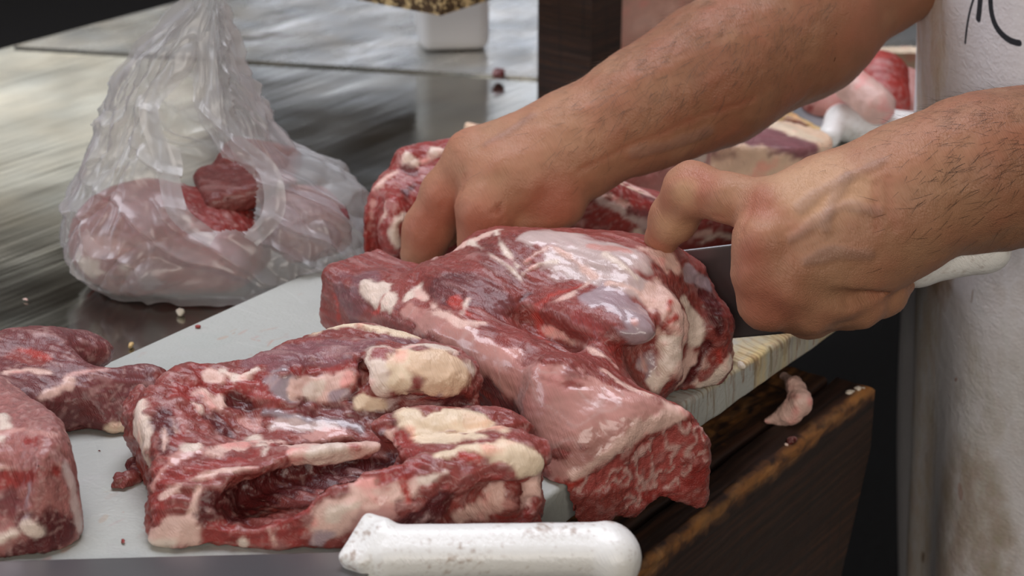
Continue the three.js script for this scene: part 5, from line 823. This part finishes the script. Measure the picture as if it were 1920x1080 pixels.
plainMeat('rind_piece', [], 0, 0.0025, 'peach', [['cream', 0, [[-0.0368, 0.06, -1.4596, 0.006]]]], 'peach piece of rind standing behind the rib piece', { box: [[-0.06, -0.005, -1.62], [0.07, 0.1, -1.4]], rough: 0.3,
  field: lump([[-0.0405, -1.4886], [-0.0389, -1.5023], [-0.0138, -1.4949], [0.0114, -1.4773], [0.0068, -1.4742], [-0.0228, -1.47]], [[-0.0368, -1.4418, 0.062], [-0.0268, -1.4516, 0.056], [-0.0045, -1.4614, 0.05], [0.009, -1.4622, 0.045]], 0.0005, 0.006) });
// trimmings beyond the second knife
const trim = (name, a, b, r1, r2, ground, patches, label, flat = 1) => {
  const f = join(0.01, cone(a, b, r1, r2)), lo = a.map((v, i) => min(v, b[i]) - max(r1, r2) - 0.01), hi = a.map((v, i) => max(v, b[i]) + max(r1, r2) + 0.01);
  return plainMeat(name, [f], 0.01, 0.0035, ground, patches, label, { box: [lo, hi], rough: 0.6 });
};
trim('pork_trimming', [0.2771, 0.055, -1.5397], [0.3046, 0.055, -1.5302], 0.022, 0.024, 'rose', [['red', 0, [[0.2713, 0.05, -1.54, 0.016]]]], 'pinkish trimming at the left of the pile by the apron');
trim('pork_trimming', [0.2881, 0.085, -1.5009], [0.3089, 0.072, -1.4722], 0.015, 0.016, 'pink', [['lean', 0, [[0.318, 0.05, -1.5243, 0.01]]]], 'pale strip of fat lying across the trimming pile by the apron');
trim('pork_trimming', [0.3233, 0.075, -1.5381], [0.3226, 0.06, -1.5156], 0.026, 0.026, 'wet', [['rose', 0, [[0.3264, 0.06, -1.5235, 0.018]]]], 'bright red trimming in the middle of the pile by the apron');
trim('pork_trimming', [0.3445, 0.06, -1.5394], [0.3432, 0.055, -1.5239], 0.026, 0.024, 'rose', [['red', 0, [[0.3398, 0.05, -1.54, 0.012]]]], 'rosy trimming nearest the apron in the pile');
plainMeat('fat_slab', [], 0, 0.004, 'cream', [], 'yellowish fat slab behind the trimming pile', { box: [[0.33, -0.005, -2.2], [0.66, 0.09, -1.7]], rough: 0.5,
  field: lump([[0.3296, -1.6909], [0.354, -1.7155], [0.4165, -1.7155], [0.4224, -1.6909], [0.3758, -1.6641]], [[0.3454, -1.673, 0.05], [0.3962, -1.673, 0.05], [0.3514, -1.6488, 0.045], [0.3904, -1.6435, 0.045]], 0.003, 0.01) });
plainMeat('fat_slab', [], 0, 0.004, 'cream', [['yellow', 0, [[0.3828, 0.05, -1.7336, 0.03]]]], 'small yellow fat slab farthest back beside the apron', { box: [[0.38, -0.005, -2.5], [0.66, 0.1, -1.95]], rough: 0.5,
  field: lump([[0.3729, -1.7702], [0.3738, -1.7415], [0.422, -1.7454], [0.4337, -1.7662]], [[0.3696, -1.6974, 0.06], [0.4056, -1.6974, 0.06], [0.3822, -1.7047, 0.05], [0.4076, -1.7028, 0.05]], 0.003, 0.01) });
plainMeat('fat_strip', [], 0, 0.003, 'yellow', [['brown', 0, [[0.2349, 0.04, -1.5281, 0.012], [0.2453, 0.04, -1.5023, 0.01]]]], 'yellow brown strip of fat behind the purple rind-on chop', { box: [[0.17, 0.02, -1.75], [0.36, 0.07, -1.42]], rough: 0.6,
  field: lump([[0.2081, -1.5376], [0.2281, -1.5483], [0.2557, -1.5098], [0.2718, -1.4925], [0.2501, -1.5013]], [[0.2128, -1.5059, 0.05], [0.2388, -1.4925, 0.048], [0.2589, -1.4723, 0.045]], 0.0285, 0.008) });
// lumps at the back of the table beside the post
plainMeat('meat_joint', [], 0, 0.005, 'rose', [['pink', 0, [[-0.0101, 0.1, -1.6842, 0.05], [-0.008, 0.06, -1.7772, 0.03]]], ['deep', 0, [[0.0152, 0.1, -1.6944, 0.03]]], ['film', 0, [[0.0212, 0.07, -1.7598, 0.03]]]], 'skin-on meat joint left of the wooden post', { box: [[-0.08, -0.005, -2.5], [0.16, 0.25, -1.95]],
  field: join(0.03, ell([0.0081, 0.06, -1.7982], [0.055, 0.06, 0.06]), ell([0.0119, 0.13, -1.5949], [0.06, 0.08, 0.07])) });
plainMeat('meat_joint', [], 0, 0.005, 'pink', [], 'large rosy meat joint right of the wooden post', { box: [[0.05, -0.005, -2.4], [0.36, 0.25, -1.8]],
  field: join(0.04, ell([0.1339, 0.05, -1.8152], [0.075, 0.06, 0.07]), ell([0.1372, 0.11, -1.6649], [0.09, 0.07, 0.08])) });

// scraps on the board, the table and the counter
const scrap = (name, at, r, ground, label, group) => { const s = rnd() * 9, e = ell([at[0], at[1] + r[1] * 0.7, at[2]], r, rnd() * 3); return tag(meat(name, (x, y, z) => e(x, y, z) + 0.25 * r[0] * n3(x * 260 + s, y * 260, z * 260), ...around(at, r.map((q) => q * 2 + 0.003)), max(0.0009, r[0] / 7), tissue(ground, [], unit(1, 0, 0)), label, dullMeat, 'scrap'), label, 'scrap', group); };
scrap('meat_scrap', [-0.2165, 0.0282, -0.8986], [0.011, 0.004, 0.006], 'brown', 'brownish red scrap lying against the left end of the slit shoulder block');
scrap('meat_scrap', [-0.2117, 0.0282, -0.908], [0.008, 0.006, 0.006], 'deep', 'dark scrap tucked under the left end of the slit shoulder block');
scrap('meat_scrap', [-0.206, 0.0282, -0.8332], [0.0028, 0.0015, 0.002], 'red', 'tiny red scrap on the board left of the slit shoulder block');
scrap('meat_scrap', [-0.2408, 0.0282, -0.9355], [0.0015, 0.001, 0.001], 'red', 'speck of red meat on the board right of the rounded chop');
scrap('fat_scrap', [0.031, 0, -0.9208, 0], [0.014, 0.01, 0.009], 'cream', 'pale gristly scrap under the cut end of the haunch');
scrap('meat_scrap', [-0.2833, 0.001, -1.1143], [0.003, 0.002, 0.002], 'brown', 'small brown scrap on steel beside the board\'s left edge');
scrap('fat_scrap', [-0.2636, 0.001, -1.1402], [0.003, 0.0015, 0.0015], 'yellow', 'thin yellowish fat scrap on the board\'s left edge');
scrap('fat_scrap', [-0.3572, 0.001, -1.2212], [0.0035, 0.001, 0.0015], 'fat', 'white fleck of fat alone on dark steel left of the bag');
scrap('fat_scrap', [-0.2391, 0.001, -1.196], [0.004, 0.003, 0.003], 'bone', 'pale scrap under the front of the plastic bag');
scrap('meat_scrap', [-0.0136, 0.004, -1.7868], [0.007, 0.006, 0.006], 'deep', 'dark red scrap on the pale sheet before the white box');
scrap('fat_scrap', [-0.123, 0.0282, -1.1316], [0.007, 0.005, 0.005], 'yellow', 'yellowish gristle at the left tip of the haunch');
scrap('meat_scrap', [-0.2107, 0.0282, -1.1112], [0.002, 0.001, 0.001], 'red', 'small red speck on the board just before the bag');
scrap('meat_scrap', [0.1913, -0.0535, -1.1015], [0.004, 0.003, 0.003], 'deep', 'dark red scrap on the wooden counter');
scrap('fat_scrap', [0.187, -0.0535, -1.0969], [0.0016, 0.0012, 0.0012], 'fat', 'white speck beside the red scrap on the wooden counter');
scrap('fat_scrap', [0.1164, -0.0535, -1.0175], [0.004, 0.0015, 0.0025], 'fat', 'flat pale scrap on the wooden counter under the haunch end');
scrap('fat_scrap', [0.2478, -0.0535, -1.179], [0.011, 0.002, 0.0025], 'bone', 'long pale splinter lying at the far corner of the counter');
scrap('fat_scrap', [0.1473, 0.0265, -1.0524], [0.004, 0.002, 0.002], 'bone', 'white fat crumb on the board right of the haunch');
// curled strip of rind under the board's edge
{
  const pts = [[0.1943, -0.035, -1.1681], [0.1984, -0.03, -1.1406], [0.1998, -0.036, -1.1276], [0.1928, -0.045, -1.1266], [0.1785, -0.05, -1.1283]], f = limb(0.008, pts.map((p, i) => [...p, [0.003, 0.005, 0.007, 0.006, 0.003][i]]));
  plainMeat('rind_curl', [f], 0.005, 0.0014, 'pink', [['red', 0, [[0.1941, -0.03, -1.1239, 0.003]]], ['pink', 0.0005, [[0.1995, -0.03, -1.128, 0.005], [0.1965, -0.035, -1.1174, 0.005]]]], 'curled pink strip of rind below the board\'s edge', { box: [[0.13, -0.066, -1.24], [0.24, -0.0, -1.05]], rough: 0.4 });
}

// ---------- knives ----------
const blade = new THREE.MeshStandardMaterial({ color: new THREE.Color(0.25, 0.25, 0.255), metalness: 1, roughness: 0.4, bumpMap: rep(steelBump, 3, 3), bumpScale: 0.0004 });
function handleSkin(dirt) { return (x, y, z) => { const a = fbm(x * 60, y * 60, z * 60, 3), b = n3(x * 300, y * 300, z * 300), d = n3(x * 700, y * 700, z * 700); const s = sstep(0.28, 0.5, b * 0.7 + a * 0.8 + dirt) * 0.55 + 0.25 * sstep(0.3, 0.6, d + a); return [...mix3(srgb(248, 247, 242), srgb(158, 128, 104), s), 0.0003 * a]; }; }
const plastic = new THREE.MeshPhysicalMaterial({ vertexColors: true, roughness: 0.34, clearcoat: 0.2, clearcoatRoughness: 0.25, bumpMap: rep(fleshBump, 1, 1), bumpScale: 0.0004 });
// plate between outline points given in space, with the spine thicker than the edge
function plate(points, thick) {
  const P = points.map((p) => V3(...p)), n = V3(); for (let i = 0; i < P.length; i++) n.add(V3().crossVectors(P[i], P[(i + 1) % P.length])); n.normalize();
  const o = P[0], ex = P[1].clone().sub(o); ex.addScaledVector(n, -ex.dot(n)).normalize(); const ey = V3().crossVectors(n, ex);
  const sh = new THREE.Shape(P.map((p) => { const d = p.clone().sub(o); return new THREE.Vector2(d.dot(ex), d.dot(ey)); }));
  const g = new THREE.ExtrudeGeometry(sh, { depth: thick * 0.4, bevelEnabled: true, bevelSize: thick * 0.6, bevelThickness: thick * 0.3, bevelSegments: 2 });
  g.applyMatrix4(new THREE.Matrix4().makeBasis(ex, ey, n).setPosition(o)); return g;
}
function knife(label, bladePts, thick, handleField, box, cell, dirt, at) {
  const k = base('butcher_knife', ...at); tag(k, label, 'knife');
  const put = (g) => { g.translate(-at[0], -at[1], -at[2]); return g; };
  mesh('blade', put(plate(bladePts, thick)), blade, k);
  mesh('handle', put(finish(polygonise(handleField, ...box, cell), handleSkin(dirt), 24)), plastic, k);
  return k;
}
knife('broad knife held by the near hand, its white handle sticking out behind', [[0.105, 0.0993, -1.0695], [0.1473, 0.1101, -1.0589], [0.1785, 0.1195, -1.0476], [0.1803, 0.0792, -1.0425], [0.1756, 0.056, -1.0468], [0.1374, 0.0465, -1.058], [0.1084, 0.0495, -1.068]].map((p) => p), 0.0022,
  join(0.006, limb(0.006, [[0.1758, 0.0942, -1.0413, 0.0115], [0.2093, 0.104, -1.028, 0.014], [0.2463, 0.112, -1.0206, 0.0135], [0.2799, 0.1209, -1.0157, 0.013]]), ell([0.2878, 0.1228, -1.0143], [0.013, 0.013, 0.012])), [[0.15, 0.02, -1.15], [0.34, 0.2, -0.93]], 0.002, -0.1, [0.2089, 0.1047, -1.0262]);
{
  const f = carve(0.006, join(0.006, block([-0.0081, 0.0445, -0.7961], [0.066, 0.0135, 0.0145], 0.0115, 0.02, 0.5, 0), ell([0.0515, 0.0435, -0.7962], [0.0135, 0.0135, 0.0155], 0, 0.5), ell([0.0534, 0.043, -0.7909], [0.0105, 0.0135, 0.0125]), block([-0.0722, 0.043, -0.8002], [0.0085, 0.0135, 0.0155], 0.004, -0.55, 0.5, 0)), cone([0, 0.046, -0.7489], [0.0388, 0.046, -0.7508], 0.011, 0.011));
  knife('knife with mottled white handle lying in the front, blade pointing left', [[-0.0714, 0.0385, -0.8065], [-0.0737, 0.0386, -0.8012], [-0.0725, 0.0398, -0.7844], [-0.0795, 0.0406, -0.7718], [-0.1751, 0.038, -0.772], [-0.2897, 0.034, -0.7812], [-0.3341, 0.0312, -0.8008], [-0.2964, 0.0322, -0.8033], [-0.264, 0.033, -0.8056], [-0.1814, 0.0355, -0.8062]], 0.0016, f, [[-0.105, 0.025, -0.87], [0.09, 0.065, -0.76]], 0.0014, 0.0, [-0.0752, 0.0288, -0.8172]);
}
knife('cream-handled knife with a grey blade lying beside the trimming pile', [[0.2795, 0.05, -1.5321], [0.2551, 0.05, -1.5416], [0.2273, 0.05, -1.5464], [0.2168, 0.044, -1.5356], [0.2344, 0.04, -1.5174], [0.2691, 0.04, -1.4919], [0.2848, 0.044, -1.505]], 0.0025,
  join(0.006, limb(0.01, [[0.2875, 0.047, -1.5031, 0.0165], [0.3124, 0.047, -1.4926, 0.0165], [0.3638, 0.046, -1.4751, 0.0165]]), cone([0.2831, 0.05, -1.5059], [0.2711, 0.043, -1.4769], 0.01, 0.01)), [[0.25, 0.02, -1.72], [0.45, 0.085, -1.42]], 0.003, -0.3, [0.2964, 0.0288, -1.5679]);

// ---------- plastic carrier bag and what is in it ----------
plainMeat('bagged_meat', [], 0, 0.0022, 'red', [
  ['fat', 0.001, [[-0.3129, 0.03, -1.2155, 0.012], [-0.2943, 0.03, -1.2003, 0.008]]], ['rose', 0, [[-0.3047, 0.045, -1.2195, 0.009], [-0.2766, 0.05, -1.1966, 0.01], [-0.2483, 0.05, -1.1865, 0.01]]], ['red', 0, [[-0.297, 0.04, -1.1991, 0.008], [-0.2704, 0.03, -1.2155, 0.01], [-0.2416, 0.03, -1.2053, 0.012]]], ['fat', 0.001, [[-0.278, 0.03, -1.1954, 0.009], [-0.2704, 0.03, -1.1855, 0.007]]], ['deep', 0, [[-0.2863, 0.02, -1.1945, 0.014]]], ['pink', 0, [[-0.2405, 0.02, -1.1945, 0.012], [-0.2131, 0.02, -1.1897, 0.01]]], ['lilac', 0, [[-0.2604, 0.015, -1.1965, 0.016], [-0.2716, 0.012, -1.1938, 0.012]]], ['pink', 0.001, [[-0.3051, 0.012, -1.1987, 0.01]]],
], 'fatty meat chunk filling the left half of the plastic bag', { box: [[-0.36, -0.005, -1.42], [-0.14, 0.12, -1.16]], field: (x, y, z) => max(join(0.02, ell([-0.272, 0.034, -1.262], [0.058, 0.042, 0.058], 0.2), ell([-0.22, 0.028, -1.265], [0.04, 0.034, 0.054]))(x, y, z), 0.003 - y) }, wetMeat);
plainMeat('bagged_meat', [], 0, 0.0022, 'leanp', [['fat', 0.001, [[-0.1609, 0.05, -1.1176, 0.012], [-0.1483, 0.045, -1.1148, 0.014]]], ['deep', 0, [[-0.1356, 0.055, -1.1168, 0.02]]], ['rose', 0, [[-0.1743, 0.07, -1.1466, 0.03], [-0.1525, 0.08, -1.1509, 0.03]]], ['pink', 0, [[-0.1861, 0.06, -1.1234, 0.02], [-0.173, 0.06, -1.1327, 0.02]]]],
  'purplish meat chunk in the right half of the plastic bag on the board', { box: [[-0.21, 0.02, -1.32], [-0.08, 0.12, -1.12]], field: (x, y, z) => max(join(0.02, block([-0.15, 0.05, -1.245], [0.028, 0.02, 0.026], 0.014, 0.5, 0.1, 0.1), ell([-0.162, 0.05, -1.27], [0.024, 0.02, 0.028]))(x, y, z), 0.03 - y) }, wetMeat);
plainMeat('bagged_slice', [], 0, 0.0022, 'brown', [['rose', 0, [[-0.2018, 0.08, -1.19, 0.004], [-0.1817, 0.08, -1.1795, 0.004]]]], 'dark red slice seen through the opening of the bag', { box: [[-0.28, 0.03, -1.42], [-0.14, 0.13, -1.25]], vein: 0.1, field: join(0.006, block([-0.2, 0.07, -1.285], [0.036, 0.01, 0.03], 0.008, 0.3, 0.15, 0.2), block([-0.192, 0.078, -1.31], [0.03, 0.011, 0.018], 0.008, -0.2, 0.2, -0.12)) }, wetMeat);
{
  const left = [[0, -0.312], [0.015, -0.327], [0.03, -0.337], [0.055, -0.333], [0.084, -0.317], [0.119, -0.302], [0.149, -0.289], [0.175, -0.271], [0.193, -0.252], [0.21, -0.232]];
  const right = [[0, -0.138], [0.012, -0.12], [0.03, -0.106], [0.05, -0.108], [0.07, -0.119], [0.085, -0.142], [0.096, -0.164], [0.121, -0.18], [0.145, -0.19], [0.173, -0.199], [0.21, -0.206]];
  const table1 = (T, y) => { if (y <= T[0][0]) return T[0][1]; for (let i = 1; i < T.length; i++) if (y <= T[i][0]) { const t = (y - T[i - 1][0]) / (T[i][0] - T[i - 1][0]); return lerp(T[i - 1][1], T[i][1], t * t * (3 - 2 * t) * 0.5 + t * 0.5); } return T[T.length - 1][1]; };
  const half = [[0, 0.062], [0.015, 0.076], [0.035, 0.08], [0.06, 0.072], [0.1, 0.052], [0.14, 0.034], [0.175, 0.02], [0.21, 0.008]];
  const ground = (x, z) => 0.0012 + 0.0285 * sstep(-0.846, -0.838, vOf(x, z)), ZC = -1.272, TOP = 0.21;
  const hole = [[-0.2511, 0.1540], [-0.2286, 0.1617], [-0.2222, 0.1302], [-0.2039, 0.1112], [-0.1811, 0.0940], [-0.1823, 0.0641], [-0.2211, 0.0612], [-0.2290, 0.0755], [-0.2337, 0.0940], [-0.2335, 0.1132], [-0.2524, 0.1270]];
  const inHole = polyDist(hole);
  const NU = 420, NV = 260, pos = [], idx = [];
  const film = (phi, t, inset) => {
    // the first fifth runs from the middle of the base out to its rim
    const tb = min(1, t / 0.14), h = max(0, (t - 0.14) / 0.86), y0 = h * TOP, L = table1(left, y0), R = table1(right, y0), cx = (L + R) / 2, wx = (R - L) / 2, wz = table1(half, y0);
    const ca = cos(phi), sa = sin(phi), sq = (v) => Math.sign(v) * pow(abs(v), 0.68);
    const lift = sstep(0.02, 0.15, h), gather = sstep(0.25, 1, h);
    const tw = phi + 0.5 * h, c1 = cos(tw), s1 = sin(tw), sharp = (f, q) => pow(max(0, 1 - abs(n3(c1 * f + q, s1 * f, h * 0.7 + q)) * 3.2), 2);
    const pleat = (0.016 + 0.034 * lift + 0.09 * gather) * n3(c1 * 2.3, s1 * 2.3, h * 1.1 + 4) + (0.02 * lift + 0.07 * gather) * (sharp(3.1, 2) - 0.3) + (0.016 * lift + 0.06 * gather) * (sharp(6.3, 5) - 0.3) + 0.03 * gather * n3(c1 * 12, s1 * 12, h);
    const q = (1 + pleat) * tb, crump = 0.004 * lift * pow(max(0, 1 - abs(n3(ca * 2.2 + h * 6, sa * 2.2 - h * 3, 3)) * 4), 2) - 0.003 * lift * pow(max(0, 1 - abs(n3(ca * 2.6 - h * 5, sa * 2.6 - h * 4, 13)) * 4), 2) + 0.0007 * n3(ca * 16, sa * 16, h * 12);
    let x = cx + wx * sq(ca) * q + crump * ca, z = ZC + wz * sq(sa) * q + crump * sa * 2, y = y0 + 0.01 * lift * n3(ca * 3, sa * 3, 7) * (1 - gather) + 0.012 * gather * n3(ca * 4, sa * 4, 3);
    if (h < 0.12) y = max(y, 0) + 0.006 * sstep(0.7, 1, tb) * (1 - h / 0.12) * abs(n3(ca * 5, sa * 5, 2));
    return [x, max(y, ground(x, z)), z];
  };
  for (let j = 0; j <= NV; j++) for (let i = 0; i <= NU; i++) pos.push(...film(i / NU * 2 * PI, j / NV));
  for (let j = 0; j < NV; j++) for (let i = 0; i < NU; i++) {
    const a = j * (NU + 1) + i, b = a + 1, c = a + NU + 1, d = c + 1;
    if (pos[a * 3 + 2] > ZC && inHole(pos[a * 3], pos[a * 3 + 1]) < 0) continue;
    idx.push(a, c, d, a, d, b);
  }
  const g = new THREE.BufferGeometry(); g.setAttribute('position', new THREE.Float32BufferAttribute(pos, 3)); g.setIndex(idx); g.computeVertexNormals();
  const thin = new THREE.MeshPhysicalMaterial({ color: new THREE.Color(0.88, 0.88, 0.88), roughness: 0.3, transmission: 0.78, thickness: 0, ior: 1.5, side: THREE.DoubleSide });
  const bag = base('plastic_bag', -0.22, 0, ZC); tag(bag, 'crumpled translucent white carrier bag of meat standing on the steel table', 'bag');
  g.translate(0.22, 0, -ZC); mesh('film', g, thin, bag);
  // the straps: doubled film on both sides of the hand hole
  const ribbon = (pts, w) => {
    const c = new THREE.CatmullRomCurve3(pts.map((p) => V3(...p)));
    const rg = grid(90, 8, (a, b) => { const p = c.getPoint(a), t = c.getTangent(a), s = V3(-t.y, t.x, 0).normalize(), q = (b - 0.5) * w * (0.75 + 0.4 * n3(a * 3, 1, w * 90)); const k = 0.0012 * sin(b * 5 + a * 7) + 0.0012 * n3(a * 14, b * 3, 5); return [p.x + s.x * q + 0.22, p.y + s.y * q, p.z + k - ZC]; });
    mesh('strap', rg, thin, bag);
  };
  ribbon([[-0.2252, 0.1918, -1.2620], [-0.2374, 0.1677, -1.2500], [-0.2563, 0.1462, -1.2300], [-0.2445, 0.1076, -1.2150], [-0.2345, 0.0789, -1.1950], [-0.2098, 0.0623, -1.1860]], 0.018);
  ribbon([[-0.2198, 0.1918, -1.2620], [-0.2156, 0.1519, -1.2500], [-0.1982, 0.1208, -1.2350], [-0.1720, 0.1017, -1.2150], [-0.1688, 0.0770, -1.2000], [-0.1839, 0.0607, -1.1880]], 0.018);
}

// ---------- things at the back of the table ----------
{
  const white = new THREE.MeshStandardMaterial({ color: new THREE.Color(0.72, 0.71, 0.69), roughness: 0.5, bumpMap: rep(fleshBump, 3, 3), bumpScale: 0.0008 });
  const c0 = [-0.0656, 0.003, -1.8828], bx = base('plastic_box', c0[0], 0.0026, c0[2] - 0.045, 0.12);
  tag(bx, 'white plastic box carrying a worn board, left of the post', 'box');
  mesh('body', rbox(0.075, 0.11, 0.085, 0.012, 0, 0.056, 0), white, bx); mesh('rim', rbox(0.08, 0.008, 0.09, 0.003, 0, 0.113, 0), white, bx);
  const mot = dataTex(256, tileNoise((u, v) => { const a = fbm(u * 6, v * 6, 2, 4), b = n3(u * 26, v * 26, 5); const k = sstep(-0.1, 0.2, a + 0.4 * b); return [lerp(0.3, 0.86, k), lerp(0.22, 0.76, k), lerp(0.13, 0.56, k)]; }), true);
  const worn = new THREE.MeshStandardMaterial({ map: rep(mot, 14, 14), roughness: 0.85, bumpMap: rep(fleshBump, 8, 8), bumpScale: 0.004 });
  const q = [-0.0635, 0.13, -1.5814], w = mesh('worn_board', mbox(0.13, 0.022, 0.1, 0.065, 0.0, -0.05), worn); w.rotation.y = TURN; w.position.set(q[0], 0.1325, q[2]);
  tag(w, 'mottled yellow-brown worn board resting on the white box', 'board');
  const post = base('wooden_post', ...[0.0651, 0.0026, -1.7015], TURN); post.position.y = 0.0026;
  const wood = new THREE.MeshStandardMaterial({ map: woodCanvas(512, 256, 0.5, 0.2, []), roughness: 0.75, bumpMap: rep(grainBump, 4, 4), bumpScale: 0.002 });
  tag(post, 'dark square wooden post standing on the table behind the far arm', 'post');
  const pg = mbox(0.052, 0.5, 0.062, 0, 0.25, 0); mesh('shaft', pg, wood, post); 
}

renderer.render(scene, camera);
